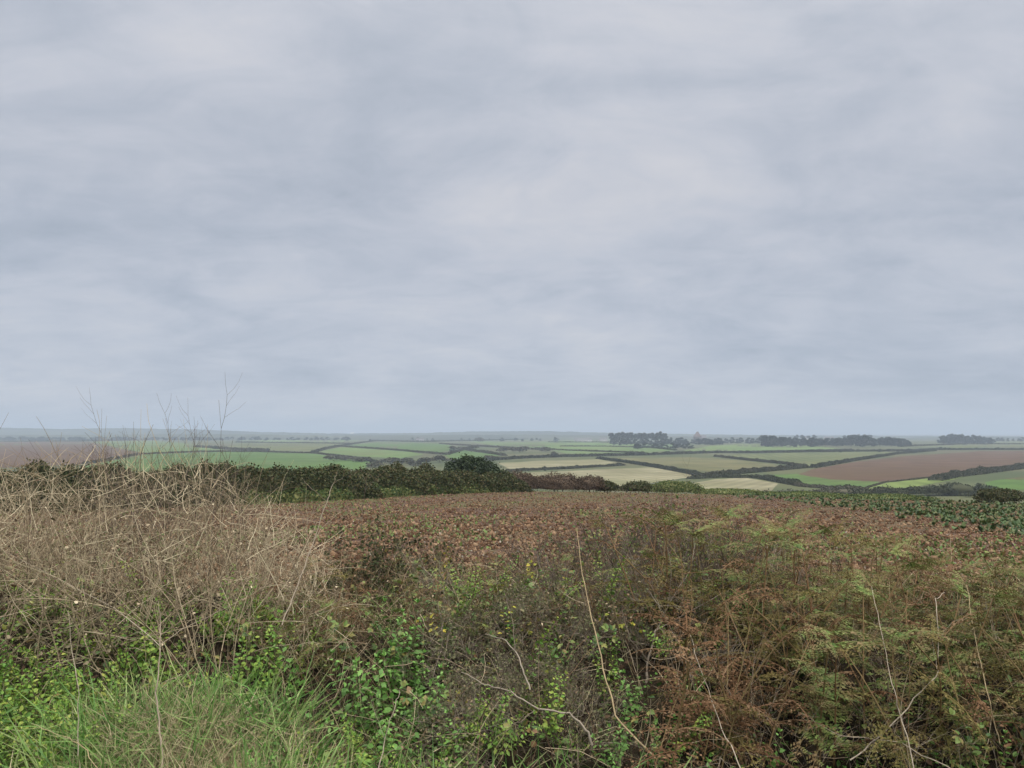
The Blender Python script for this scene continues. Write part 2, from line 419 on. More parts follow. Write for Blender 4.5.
# ------------------------------------------------------------------ fields of the valley (traced outlines laid on the terrain)
def field(name, poly, mat, lift=.12, step=5.0):
    pts = []; sd = poly[0][0]
    n = len(poly)
    for i in range(n):
        a, b_ = np.array(poly[i], float), np.array(poly[(i + 1) % n], float)
        k = max(1, int(abs(b_[0] - a[0]) / step), int(abs(b_[1] - a[1]) / 1.5))
        for j in range(k):
            q = a + (b_ - a) * j / k; q[1] += .35 * mnoise.noise((q[0] * .12, q[1] * .3, sd * .01)); pts.append(q)
    pts = np.array(pts); nb = len(pts)
    inner = []
    for y in np.arange(pts[:, 1].min() + 1.0, pts[:, 1].max(), 1.6):
        for x in np.arange(pts[:, 0].min() + 2, pts[:, 0].max(), 7.0): inner.append((x + (int(y * 10) % 2) * 3, y))
    allp = [Vector(p) for p in pts] + [Vector(p) for p in inner]
    vv, ed, fc, *_ = delaunay_2d_cdt(allp, [(i, (i + 1) % nb) for i in range(nb)], [], 2, 1e-4)
    if not fc: vv, ed, fc, *_ = delaunay_2d_cdt(allp, [], [list(range(nb))], 2, 1e-4)
    mb = MB()
    P = np.array([hit(v_[0], v_[1]) for v_ in vv]); P[:, 2] += lift
    tri = []
    for f in fc:
        # keep faces whose centre is inside the outline
        c = sum((vv[k] for k in f), Vector((0, 0))) / len(f)
        ins = False; j = nb - 1
        for i in range(nb):
            if (pts[i][1] > c.y) != (pts[j][1] > c.y) and c.x < (pts[j][0] - pts[i][0]) * (c.y - pts[i][1]) / (pts[j][1] - pts[i][1]) + pts[i][0]: ins = not ins
            j = i
        if ins and len(f) == 3:
            a, b_, c_ = (P[k] for k in f)
            nz = np.cross(b_ - a, c_ - a)[2]
            tri.append(f if nz > 0 else f[::-1])
    mb.add(P, np.array(tri))
    return tag(mb.build(name, mat), kind='structure')

stub = ground_mat('pale stubble', (0.191, 0.175, 0.096), (0.250, 0.231, 0.140), .05, (0.182, 0.178, 0.088), .02, stripes=(.5, 5, 0.47))
tan = ground_mat('worn olive pasture', (0.094, 0.098, 0.037), (0.147, 0.141, 0.060), .045, (0.158, 0.141, 0.063), .018, stripes=(1.0, 7, 0.66))
dull = ground_mat('dull pasture', (0.080, 0.105, 0.035), (0.121, 0.137, 0.052), .04, (0.128, 0.130, 0.052), .015, stripes=(.2, 8, 0.57))
brown = ground_mat('bare reddish soil', (0.082, 0.046, 0.025), (0.112, 0.066, 0.038), .05, (0.094, 0.060, 0.028), .012, stripes=(1.2, 6, 0.42))
green = ground_mat('green pasture', (0.054, 0.111, 0.019), (0.082, 0.148, 0.029), .04, (0.085, 0.124, 0.032), .015, stripes=(.8, 9, 0.38))
bright = ground_mat('bright young grass', (0.112, 0.162, 0.036), (0.157, 0.202, 0.053), .05, stripes=(.3, 6, 0.38))
mid = ground_mat('mid green pasture', (0.078, 0.140, 0.034), (0.122, 0.183, 0.051), .03, (0.122, 0.148, 0.051), .012, stripes=(1.4, 10, 0.47))
far = ground_mat('pale green pasture', (0.110, 0.178, 0.046), (0.158, 0.220, 0.066), .02, (0.119, 0.152, 0.053), .01, stripes=(.6, 12, 0.38))
for name, mat, poly in [
    ('stubble_field', stub, [(497, 463), (540, 461), (598, 459.3), (623, 464.5), (560, 468.5), (512, 470.5)]),
    ('stubble_field', stub, [(505, 476), (522, 473), (560, 471.5), (650, 467.5), (702, 476), (660, 482), (612, 489), (560, 489), (520, 484)]),
    ('stubble_field', stub, [(685, 485), (712, 480), (746, 478), (778, 484), (772, 491), (730, 493), (690, 493)]),
    ('pasture', tan, [(612, 458.3), (690, 457.6), (740, 460.5), (792, 467), (765, 470.5), (718, 473.8), (664, 465)]),
    ('pasture', dull, [(718, 455.8), (772, 453), (860, 451.6), (900, 452), (850, 461), (812, 467.5), (785, 463.3), (744, 459.5)]),
    ('bare_soil_field', brown, [(797, 475), (815, 469), (850, 463), (908, 455.8), (979, 451.4), (1090, 450.6), (1090, 459), (1024, 464), (957, 475), (880, 482.4), (830, 480)]),
    ('pasture', green, [(768, 475.3), (797, 474.3), (830, 479.6), (880, 482), (868, 488), (812, 487)]),
    ('pasture', bright, [(860, 490.5), (884, 483.2), (972, 474.4), (950, 481), (908, 488)]),
    ('pasture', green, [(985, 482.4), (1000, 480), (1090, 473), (1090, 488), (1000, 491), (988, 490)]),
    ('bare_soil_field', brown, [(1004, 479.4), (1090, 470), (1090, 473), (1020, 480)]),
    ('bare_soil_field', brown, [(-90, 442.5), (88, 441.8), (142, 453.6), (90, 464), (-90, 472)]),
    ('pasture', mid, [(92, 442), (150, 440.6), (240, 448), (205, 451.6), (146, 453.4)]),
    ('pasture', green, [(60, 472), (96, 464), (146, 454.6), (215, 452.2), (256, 452), (315, 454), (378, 463), (360, 470), (256, 474)]),
    ('pasture', far, [(236, 440.3), (310, 438.6), (362, 440.4), (338, 443), (270, 441.9)]),
    ('pasture', dull, [(244, 443.4), (338, 443.8), (314, 452), (262, 450.8), (218, 448.4)]),
    ('pasture', green, [(348, 445.5), (386, 441.6), (444, 444.2), (462, 448), (437, 453), (378, 448.4)]),
    ('pasture', mid, [(318, 452.4), (342, 447), (408, 451.6), (424, 454.6), (398, 458.5), (352, 456)]),
    ('pasture', green, [(443, 455), (462, 450.4), (502, 455.6), (480, 459), (452, 459)]),
    ('pasture', mid, [(470, 441.7), (528, 440.2), (558, 443), (538, 448), (494, 445.6)]),
    ('pasture', mid, [(545, 441), (608, 439.6), (672, 445), (676, 450), (646, 453), (568, 454), (544, 448)]),
    ('pasture', far, [(560, 443.2), (640, 443.0), (660, 445.2), (640, 446.4), (580, 445.6)]),
    ('pasture', far, [(682, 451.2), (710, 446), (740, 444.4), (800, 445.6), (852, 449.4), (780, 451), (720, 452.2)]),
    ('pasture', dull, [(900, 446), (960, 441.5), (1090, 441), (1090, 446), (960, 448.2)]),
]:
    field(name, poly, mat)
field('pasture', [(560, 447.4), (600, 447), (636, 449), (600, 450.6), (566, 449.8)], far, .25)

# ------------------------------------------------------------------ foliage masses
def nz1(x, s): return mnoise.noise((x, s, .5))
def bush_mb(mb, c, rx, ry, h, n, leaf, seed, up=.3, tv=QUAD_V, tf=QUAD_F):
    g = np.random.default_rng(seed)
    d = g.normal(size=(n, 3)); d[:, 2] = np.abs(d[:, 2]) - .25; d /= np.linalg.norm(d, axis=1)[:, None]
    lump = np.array([1 + .33 * mnoise.noise(Vector(q) * 2.1 + Vector((seed * 3.1, 0, 0))) + .16 * mnoise.noise(Vector(q) * 5 + Vector((seed * 1.7, 4, 0))) for q in d])
    rad = (1 - np.abs(g.normal(0, .16, n)) + (g.random(n) < .10) * np.abs(g.normal(0, .10, n))) * lump
    p = d * rad[:, None] * np.array([rx, ry, h * .62]); p[:, 2] += h * .38
    p[:, 2] = np.maximum(p[:, 2], 0.02)
    M = rot_rand(n, g) * (leaf * g.uniform(.6, 1.35, n))[:, None, None]
    stamp(mb, tv, tf, M, p + np.asarray(c))
def hull_mb(mb, c, rx, ry, h, seed, k=.74, nu=14, nv=8):
    v = []
    for j in range(nv + 1):
        th = math.pi * .62 * j / nv
        for i in range(nu):
            a = 2 * math.pi * i / nu
            q = Vector((math.sin(th) * math.cos(a), math.sin(th) * math.sin(a), math.cos(th)))
            l_ = (1 + .33 * mnoise.noise(q * 2.1 + Vector((seed * 3.1, 0, 0)))) * k
            v.append((c[0] + q.x * l_ * rx, c[1] + q.y * l_ * ry, max(c[2] - .1, c[2] + h * .38 + q.z * l_ * h * .62)))
    f = [(j * nu + i, (j + 1) * nu + i, (j + 1) * nu + (i + 1) % nu, j * nu + (i + 1) % nu) for j in range(nv) for i in range(nu)]
    mb.add(v, f)

def bush(name, label, cat, px, row_top, row_base, wpx, Y, mat, leaf, n, seed, group=None, base=None, stems=4):
    """a bush standing at distance Y, given by how wide and tall it is there"""
    X = (px - 512) / F * Y
    z = float(terr(X, Y)) if base is None else base
    h = at(px, row_top, Y)[2] - z; r = wpx / F * Y / 2
    root = empty(name, (X, Y, z))
    m_ = MB(); hull_mb(m_, (0, 0, 0), r, r * .8, h, seed); bush_mb(m_, (0, 0, 0), r, r * .8, h, n, leaf, seed)
    m_.build('foliage', mat, root)
    g = np.random.default_rng(seed); m_ = MB()
    for i in range(stems):
        pts = curve((g.normal() * .12 * r, g.normal() * .12 * r, -.1), (g.normal() * .35, g.normal() * .35, 1), h * .85, 6, g=g)
        tube(m_, pts, np.linspace(.035 * h, .008 * h, 6) * .8, 5)
    m_.build('stem', MT['bark'], root)
    tag(root, label, cat, group)
    return root

def hedge(name, label, pts, width, height, mat, leaf, per_m, seed, group=None, lump=1.0):
    """a hedge along world points; lumpy cross section of leaf sprays over a bumpy core"""
    g = np.random.default_rng(seed)
    pts = np.array(pts, float)
    seg = np.linalg.norm(np.diff(pts[:, :2], axis=0), axis=1); cum = np.concatenate([[0], np.cumsum(seg)]); Ln = cum[-1]
    def P(s): return np.stack([np.interp(s, cum, pts[:, k]) for k in range(3)], -1)
    n = int(Ln * per_m); s = g.uniform(0, Ln, n)
    c = P(s); t_ = P(np.minimum(s + .5, Ln)) - P(np.maximum(s - .5, 0)); t_[:, 2] = 0
    t_ /= np.maximum(np.linalg.norm(t_, axis=1), 1e-6)[:, None]
    side = np.stack([-t_[:, 1], t_[:, 0], np.zeros(n)], -1)
    lw = 1.6 * height
    def top(a): return (1 + lump * .34 * nz1(a / lw, seed * .77) + .24 * nz1(a / lw * 3.3, seed * .31 + 9) + lump * .55 * max(0, nz1(a / lw * .45, seed * .19 + 4))) * (.25 + .75 * min(1, min(a, Ln - a) / (1.6 * height)) ** .6)
    hm = np.array([top(a) for a in s])
    wm = np.array([1 + .25 * nz1(a / lw * 1.4, seed * .57 + 3) for a in s])
    th = g.uniform(-.1, math.pi + .1, n); rad = 1.0 + g.normal(0, .08, n) * np.where(g.random(n) < .3, 1.0, -np.sign(g.normal(size=n)) * .6)
    hz = np.maximum(np.sin(th), 0) ** .75 * rad * height * hm
    p = c + side * (np.cos(th) * rad * width * .5 * wm)[:, None]; p[:, 2] += hz
    M = rot_rand(n, g) * (leaf * g.uniform(.55, 1.4, n))[:, None, None]
    m_ = MB(); stamp(m_, QUAD_V, QUAD_F, M, p)
    ns = max(4, int(Ln / (height * .45))); ss = np.linspace(0, Ln, ns); cc = P(ss)
    tt = P(np.minimum(ss + .5, Ln)) - P(np.maximum(ss - .5, 0)); tt[:, 2] = 0; tt /= np.maximum(np.linalg.norm(tt, axis=1), 1e-6)[:, None]
    sd_ = np.stack([-tt[:, 1], tt[:, 0], np.zeros(ns)], -1)
    hh = np.array([top(a) for a in ss]) * height * .8
    prof = [(-.42, -.2), (-.40, .45), (-.25, .85), (0, 1), (.25, .85), (.40, .45), (.42, -.2)]
    v = np.stack([cc + sd_ * (a * width) + np.array([0, 0, 1.])[None] * (hh * b_)[:, None] for a, b_ in prof], 1)
    k = len(prof); i = np.arange(ns - 1)[:, None] * k + np.arange(k - 1)[None]
    m_.add(v.reshape(-1, 3), np.stack([i, i + k, i + k + 1, i + 1], -1).reshape(-1, 4))
    o = m_.build(name, mat)
    tag(o, label, 'hedge', group)
    return o
def on_terr(pp):
    out = []
    for a, b_ in zip(pp[:-1], pp[1:]):
        for k in np.linspace(0, 1, 7)[:-1]: out.append(hit(a[0] + (b_[0] - a[0]) * k, a[1] + (b_[1] - a[1]) * k))
    out.append(hit(*pp[-1])); return out

GH = 'field hedges of the valley'
FARH = [
    ('long dark hedge above the pale stubble fields running on to the right edge', [(478, 461.5), (520, 458.6), (562, 457), (644, 455.4), (715, 453), (760, 453.2), (820, 452.2), (897, 451.4), (941, 450), (1090, 450)], 5, 2.6, 'farhedge'),
    ('short hedge between the upper and the middle pale stubble field', [(505, 472.4), (521, 471), (570, 468.8), (624, 465.5)], 3.5, 1.7, 'farhedge'),
    ('slanting hedge between the olive pasture and the pale stubble fields', [(598, 458.8), (625, 462.4), (655, 467.2), (700, 476)], 4.5, 2.0, 'farhedge'),
    ('dark hedge under the olive pasture ending at a gap beside the brown field', [(696, 478.5), (730, 474.6), (765, 471.5), (806, 467.8)], 6, 2.6, 'farhedge'),
    ('broad dark hedge behind the lowest pale stubble patch', [(690, 479), (722, 477.5), (760, 478.5), (800, 486)], 5, 2.2, 'farhedge'),
    ('thin hedge between the olive pasture and the dull green field above it', [(715, 456.6), (744, 460), (788, 464.5), (806, 467.2)], 4, 1.9, 'farhedge'),
    ('slanting hedge along the upper left side of the big brown field', [(813, 468), (853, 461), (897, 454.2), (935, 451)], 5, 2.2, 'farhedge'),
    ('thick dark hedge running down from the right below the big brown field', [(935, 481), (957, 476.5), (990, 472.5), (1024, 468), (1090, 462)], 7, 3.0, 'farhedge'),
    ('low hedge between the brown field and the bright yellow green strip', [(866, 488.6), (884, 483.2), (920, 479), (968, 474)], 1.6, .6, 'farscrub'),
    ('low scrubby hedge along the lower edge of the green strip under the brown field', [(770, 478), (800, 486.4), (830, 489), (866, 489.6)], 4, 1.5, 'farscrub'),
    ('hedge along the top of the bright green pasture on the left', [(140, 454.4), (200, 452), (256, 452), (315, 453.5), (345, 457), (380, 463)], 4, 1.6, 'farhedge'),
    ('hedge slanting up from the bright green pasture towards the pale far field', [(312, 453), (326, 449), (340, 446.4), (358, 443.4), (376, 441)], 5, 2.2, 'farhedge'),
    ('hedge below the bright green field in the middle distance', [(340, 446.6), (390, 450), (424, 453), (448, 455)], 5, 2.0, 'farhedge'),
    ('thin hedge between the pale far field and the dull field below it on the left', [(236, 442.4), (300, 443), (350, 443.8)], 5, 1.8, 'farhedge'),
    ('hedge along the lower right edge of the brown field on the left', [(84, 464.6), (110, 460), (142, 454)], 4, 1.8, 'farhedge'),
    ('hedge along the top of the brown field on the left', [(-80, 442), (40, 441.6), (92, 441.3), (150, 440)], 7, 2.4, 'farhedge'),
    ('scrubby hedge between the two green fields left of the middle', [(196, 447), (220, 449), (250, 450.8), (268, 451)], 9, 3.0, 'farscrub'),
    ('hedge crossing the far green slope below the pine clump', [(560, 446.4), (610, 446.6), (650, 448), (676, 450.4)], 4, 1.4, 'farhedge'),
    ('upper hedge across the far green slope under the dark pines', [(548, 442.2), (600, 442.4), (650, 443.2)], 5, 1.6, 'farhedge'),
    ('hedge at the foot of the far green slope above the stubble fields', [(535, 448.5), (560, 450.5), (600, 452), (645, 453.4)], 4, 1.8, 'farscrub'),
    ('hedge in the middle distance above the small bright green field', [(448, 454.6), (464, 450), (484, 452.6), (505, 456)], 5, 2.2, 'farhedge'),
    ('faint hedge along the far side of the middle green field', [(440, 444), (470, 446), (500, 447.6), (540, 450)], 6, 2.2, 'farscrub'),
    ('long faint hedge near the skyline in the middle', [(370, 441), (420, 442), (470, 441), (530, 439.6), (610, 439)], 9, 2.6, 'farhedge'),
    ('hedge below the far pale pasture right of the pine clump', [(676, 452.6), (720, 452.8), (790, 451.4), (852, 450)], 4, 1.6, 'farscrub'),
    ('faint hedge across the far field under the right tree clump', [(900, 446.8), (960, 444.6), (1090, 444)], 7, 2.2, 'farscrub'),
]
for i, (lab, pp, w, h, m_) in enumerate(FARH):
    P_ = on_terr(pp); yy = np.mean([p[1] for p in P_])
    lf = max(.35, yy / 773 * .95)
    w *= .68; h *= .60; hedge('hedgerow', lab, P_, w, h, MT[m_], lf, min(70, 5.5 * (w + 2 * h) / (lf * lf) * .8), 40 + i, GH)
FAR_BUSH = [
    ('dense dark scrub bush on the slope below the bright yellow green strip', 995, 489, 502, 52, 205),
    ('long low dark thicket in front of the bright yellow green strip', 905, 484.5, 500, 110, 212),
    ('brown green thicket left of the bright yellow green strip', 850, 486.5, 500, 80, 213),
    ('dark thicket between the yellow green strip and the right green pasture', 957, 479.5, 497, 64, 212),
    ('rough olive scrub behind the field edge under the lowest stubble patch', 800, 487, 499, 80, 190),
    ('rough scrub at the field edge right of the lowest stubble patch', 762, 489, 500, 60, 190),
]
for i, (lab, px, rt, rb, w, Y) in enumerate(FAR_BUSH):
    X = (px - 512) / F * Y; z = float(terr(X, Y))
    h = at(px, rt, Y)[2] - z; r = w / F * Y / 2
    root = empty('scrub_bush', (X, Y, z)); m_ = MB(); k = max(2, int(w / 18))
    g = np.random.default_rng(300 + i)
    for j in range(k):
        cx = (j + .5) / k * 2 * r - r; hh = h * g.uniform(.72, 1.0) * (1 - .25 * abs(cx / r))
        hull_mb(m_, (cx, g.normal() * 1.0, 0), r / k * 1.5, 3, hh, 300 + i * 9 + j)
        bush_mb(m_, (cx, g.normal() * 1.0, 0), r / k * 1.6, 3.2, hh, 900, .34, 300 + i * 9 + j)
    m_.build('foliage', MT['farscrub' if i in (2, 4, 5) else 'farhedge'], root)
    m_ = MB(); tube(m_, curve((0, 0, -.2), (.1, 0, 1), h * .7, 5), np.linspace(.14, .04, 5), 5); m_.build('stem', MT['bark'], root)
    tag(root, lab, 'bush', 'scrub bushes below the near field')

# scrub in the valley bottom, left of the middle
VS = [(345, 456, 460.5, 22), (362, 457, 462, 20), (385, 457.5, 463, 22), (402, 458, 464, 22), (425, 457, 463.5, 20), (440, 455, 462, 18), (330, 455.5, 460, 14), (455, 458, 463, 18), (418, 461, 466, 22), (375, 462, 467, 22),
      (470, 445.5, 450, 14), (500, 447, 452, 14), (520, 446.5, 452.4, 18), (490, 455, 460, 14), (556, 451.5, 456.5, 8), (455, 446, 450, 12), (480, 437.6, 442, 12), (545, 447, 452, 14)]
protos_scrub = []
for j in range(3):
    root = empty('scrub_tree', (0, 0, 0)); g = np.random.default_rng(500 + j)
    m_ = MB()
    for q in range(4): bush_mb(m_, (g.normal() * .35, g.normal() * .3, .05 + .12 * q), .55, .5, .75, 150, .17, 510 + j * 7 + q)
    c_ = m_.build('crown', MT['farscrub'], root); adopt(root, c_)
    m_ = MB(); tube(m_, curve((0, 0, -.1), (.05, 0, 1), .75, 5), np.linspace(.05, .015, 5), 5); c_ = m_.build('trunk', MT['bark'], root); adopt(root, c_)
    protos_scrub.append(root)
used = [False] * 3
for i, (px, rt, rb, w) in enumerate(VS):
    P_ = hit(px, rb); h = at(px, rt, P_[1])[2] - P_[2]; r = w / F * P_[1] / 2
    j = i % 3
    o = protos_scrub[j] if not used[j] else copy_tree(protos_scrub[j]); used[j] = True
    o.location = P_; o.scale = (r / .8, r / .8, h / 1.15); o.rotation_euler = (0, 0, i * 1.3)
    tag(o, 'grey green scrub tree in the valley among the small green fields', 'tree', 'scrub trees in the valley')

# ------------------------------------------------------------------ far trees
def make_tree(kind, seed):
    """unit-height tree: tapered trunk, limbs and a ragged crown"""
    g = np.random.default_rng(seed); root = empty('pine_tree' if kind == 'pine' else 'broadleaf_tree')
    m_ = MB(); pts = curve((0, 0, -.03), (g.normal() * .06, 0, 1), .9 if kind == 'pine' else .7, 7, wob=.04, g=g)
    tube(m_, pts, np.linspace(.028, .008, 7), 6)
    cm = MB(); n = 11 if kind == 'pine' else 15
    for i in range(n):
        if kind == 'pine':
            zt = g.uniform(.5, .92); rr_ = .10 + .20 * (1 - abs(zt - .72) / .3)
        else:
            zt = g.uniform(.06, .86); rr_ = .36 * math.sin(math.pi * min(1, (zt + .2) / 1.15))
        a = g.uniform(0, 6.28); e = np.array([math.cos(a) * rr_, math.sin(a) * rr_, zt])
        b0 = np.array([0, 0, zt * (.8 if kind == 'pine' else .6)])
        tube(m_, [b0, b0 * .5 + e * .5 + np.array([0, 0, .01]), e], [.010, .007, .003], 4)
        if kind == 'pine': bush_mb(cm, e - np.array([0, 0, .05]), .21, .21, .19, 110, .075, seed * 31 + i)
        else: bush_mb(cm, e - np.array([0, 0, .12]), .20, .20, .28, 100, .085, seed * 31 + i)
    c_ = m_.build('trunk', MT['bark'], root); adopt(root, c_)
    c_ = cm.build('crown', MT['fartree'], root); adopt(root, c_)
    return root
PT = {'pine': [make_tree('pine', s) for s in (61, 62, 63, 64)], 'broad': [make_tree('broad', s) for s in (71, 72, 73, 74)]}
fresh = set(o.name for v_ in PT.values() for o in v_)
def plant_tree(kind, j, px, base_row, top_row, wide, label, group, Y=None):
    if Y is None: P_ = hit(px, base_row)
    else: X = (px - 512) / F * Y; P_ = np.array([X, Y, float(terr(X, Y))])
    h = (at(px, top_row, P_[1])[2] - P_[2]) * (1.04 - .42 * ((j * .618) % 1) ** 2)
    src = PT[kind][j % 4]
    if src.name in fresh: fresh.discard(src.name); o = src
    else: o = copy_tree(src)
    o.location = P_; o.scale = (h * wide, h * wide, h); o.rotation_euler = (0, 0, (j * 2.4) % 6.28)
    tag(o, label, 'tree', group)
g = np.random.default_rng(77); j = 0
for px in list(np.linspace(611, 668, 22)) + list(np.linspace(614, 666, 12)):
    plant_tree('pine', j, px + g.normal() * .8, 444 + g.uniform(-.6, .6), 432.6 + g.uniform(-.4, 1.4) + (1.2 if px < 618 else 0), .62, 'dark pine in the tall clump on the skyline right of the middle', 'pines in the skyline clump'); j += 1
for px in np.linspace(665, 720, 19):
    if abs(px - 698) < 5 and g.random() < .6: continue
    plant_tree('broad', j, px + g.normal(), 444.5 + g.uniform(-.6, .8), 438.3 + g.uniform(-1, 1), 1.1, 'low round tree between the pine clump and the pointed house', 'low trees around the pointed house'); j += 1
for px in np.linspace(636, 694, 12):
    plant_tree('broad', j, px + g.normal(), 448.5 + g.uniform(-1, 1), 443 + g.uniform(-1, 1), 1.3, 'grey green tree in the hollow below the pine clump', 'trees in the hollow below the pines'); j += 1
for px in np.linspace(612, 670, 16):
    plant_tree('broad', j, px + g.normal(), 445 + g.uniform(-.5, .5), 438.5 + g.uniform(-1, 1), 1.0, 'low tree filling the foot of the tall pine clump on the skyline', 'low trees at the foot of the pines'); j += 1
for px in np.linspace(728, 762, 9):
    plant_tree('broad', j, px + g.normal(), 443.5 + g.uniform(-.5, .5), 437.5 + g.uniform(-.8, .8), .9, 'small tree on the ridge right of the pointed house', 'small trees on the ridge'); j += 1
for px in np.linspace(762, 912, 78):
    tr = np.interp(px, [762, 776, 783, 800, 840, 846, 868, 876, 890, 905, 912], [436, 435.2, 437.5, 437.5, 438, 435, 435.5, 438, 436.5, 438, 442])
    plant_tree('broad' if g.random() < .7 else 'pine', j, px + g.normal(), 446.5 + g.uniform(-1.2, .6), tr + g.uniform(-.4, 1.2), .95, 'tree in the long hazy belt above the dull green field on the right', 'trees in the long right belt'); j += 1
for px in list(np.linspace(845, 870, 6)) + list(np.linspace(790, 815, 5)):
    plant_tree('pine', j, px, 441, 434.6 + g.uniform(0, .8), .9, 'flat topped pine standing above the hazy tree belt on the right', 'flat topped pines above the belt'); j += 1
for px in np.linspace(940, 994, 26):
    tr = np.interp(px, [938, 944, 960, 967, 972, 985, 996], [437, 434.6, 433.4, 436, 434.8, 436, 439])
    plant_tree('broad', j, px + g.normal() * .6, 443.6 + g.uniform(-.8, .8), tr + g.uniform(-.3, .8), .85, 'tree of the rounded hazy clump on the skyline at the right', 'trees in the rounded right clump'); j += 1
for px in np.linspace(998, 1070, 16):
    plant_tree('broad', j, px + g.normal(), 441.5, 437.4 + g.uniform(-.8, .8), 1.0, 'small hazy tree in the row beyond the rounded right clump', 'small trees at the far right'); j += 1
for px in np.concatenate([np.linspace(-60, 232, 110), np.linspace(236, 350, 26)]):
    plant_tree('broad', j, px + g.normal() * 2, 440.2 + g.uniform(-.5, .5), 437.0 + g.uniform(-.8, .8), 1.7, 'small dark tree in the long skyline row on the left', 'skyline trees on the left'); j += 1
for px in np.linspace(405, 560, 22):
    plant_tree('broad', j, px + g.normal() * 3, 440 + g.uniform(-1, 1.5), 437.4 + g.uniform(-.6, 1), 1.2, 'tiny dark tree among the far fields near the middle skyline', 'tiny trees near the middle skyline'); j += 1

for px, rb, h_ in [(941, 450, 3), (640, 455.8, 3), (556, 457.5, 5), (880, 452.2, 3), (700, 453.6, 2.6), (812, 467.6, 4), (985, 473, 4), (1010, 469.5, 4.5), (760, 472.5, 3.2), (735, 475.5, 3.6), (600, 459, 3), (370, 442, 2.6), (452, 451.5, 3.6), (215, 449.5, 4), (268, 451.5, 3), (335, 447, 3), (840, 452.5, 2.6), (660, 468, 2.6), (545, 471, 2.4), (915, 453.5, 3)]:
    plant_tree('broad', j, px, rb, rb - h_ * 1.15, 1.25, 'small tree standing up out of a field hedge in the valley', 'trees in the field hedges'); j += 1

# ------------------------------------------------------------------ far buildings
def house(label, px, base_row, wpx, hpx, wall, roof, seed, pitch=.5, hip=False, dormer=False):
    P_ = hit(px, base_row); u = P_[1] / F; w = wpx * u; h = hpx * u; d = min(w * .6, 12)
    root = empty('house', P_, .12 * (seed % 3 - 1))
    wh = h * (1 - pitch); m_ = MB()
    m_.add([(-w/2, -d/2, -.5), (w/2, -d/2, -.5), (w/2, d/2, -.5), (-w/2, d/2, -.5), (-w/2, -d/2, wh), (w/2, -d/2, wh), (w/2, d/2, wh), (-w/2, d/2, wh)],
           [(0, 1, 5, 4), (1, 2, 6, 5), (2, 3, 7, 6), (3, 0, 4, 7)])
    if not hip:
        m_.add([(-w/2, -d/2, wh), (-w/2, d/2, wh), (-w/2, 0, h - .1)], [(0, 1, 2)]); m_.add([(w/2, -d/2, wh), (w/2, d/2, wh), (w/2, 0, h - .1)], [(1, 0, 2)])
    m_.build('wall', wall, root)
    m_ = MB(); e = .35; rx = w / 2 + .25 if not hip else w * .12
    m_.add([(-w/2 - e, -d/2 - e, wh - .05), (w/2 + e, -d/2 - e, wh - .05), (w/2 + e, d/2 + e, wh - .05), (-w/2 - e, d/2 + e, wh - .05), (-rx, 0, h), (rx, 0, h)],
           [(0, 1, 5, 4), (2, 3, 4, 5)])
    if hip: m_.add([(-w/2 - e, -d/2 - e, wh - .05), (-w/2 - e, d/2 + e, wh - .05), (-rx, 0, h)], [(1, 0, 2)]); m_.add([(w/2 + e, -d/2 - e, wh - .05), (w/2 + e, d/2 + e, wh - .05), (rx, 0, h)], [(0, 1, 2)])
    rf = m_.build('roof', roof, root)
    m_ = MB(); cx = w * .3 if not hip else w * .1
    m_.add([(cx + a * .45, b_ * .45, z) for z in (wh, h + .9) for a, b_ in ((-1, -1), (1, -1), (1, 1), (-1, 1))], [(0, 1, 5, 4), (1, 2, 6, 5), (2, 3, 7, 6), (3, 0, 4, 7), (4, 5, 6, 7)])
    m_.build('chimney', wall, rf)
    nw = max(2, int(w / 3.5))
    for i in range(nw):
        x = -w/2 + (i + .5) * w / nw; m_ = MB(); zz = wh * .5
        m_.add([(x - .5, -d/2 - .03, zz - .6), (x + .5, -d/2 - .03, zz - .6), (x + .5, -d/2 - .03, zz + .6), (x - .5, -d/2 - .03, zz + .6)], [(0, 1, 2, 3)])
        m_.build('window', MT['glass'], root)
    return tag(root, label, 'house')
house('brown house with a steep pointed roof among trees on the skyline', 697.5, 442, 7.0, 10.2, MT['brickwall'], MT['tile'], 1, .5, True)
house('lower wing of brick and tile beside the steep roofed house', 700, 441.6, 12, 6.4, MT['brickwall'], MT['slate'], 0, .45)
house('tiny white building on the left middle skyline', 352.5, 436.5, 3.4, 4.2, MT['white'], MT['white'], 2, .3)
house('pale long farm building left of the pine clump', 583, 441.4, 17, 3.2, MT['render'], MT['slate'], 1, .5)
house('pale house beside the pine clump trunk edge', 603, 441, 8, 3.0, MT['render'], MT['slate'], 0, .5)
house('pale cottage showing above the right tree belt', 806, 440.5, 8, 4.2, MT['render'], MT['slate'], 2, .5)
house('grey roofed cottage at the end of the right tree belt', 829, 440.8, 9, 4, MT['render'], MT['slate'], 0, .5)
house('tiny pale farmhouse among the far fields left of the middle', 420, 441, 7, 3, MT['render'], MT['slate'], 1, .5)

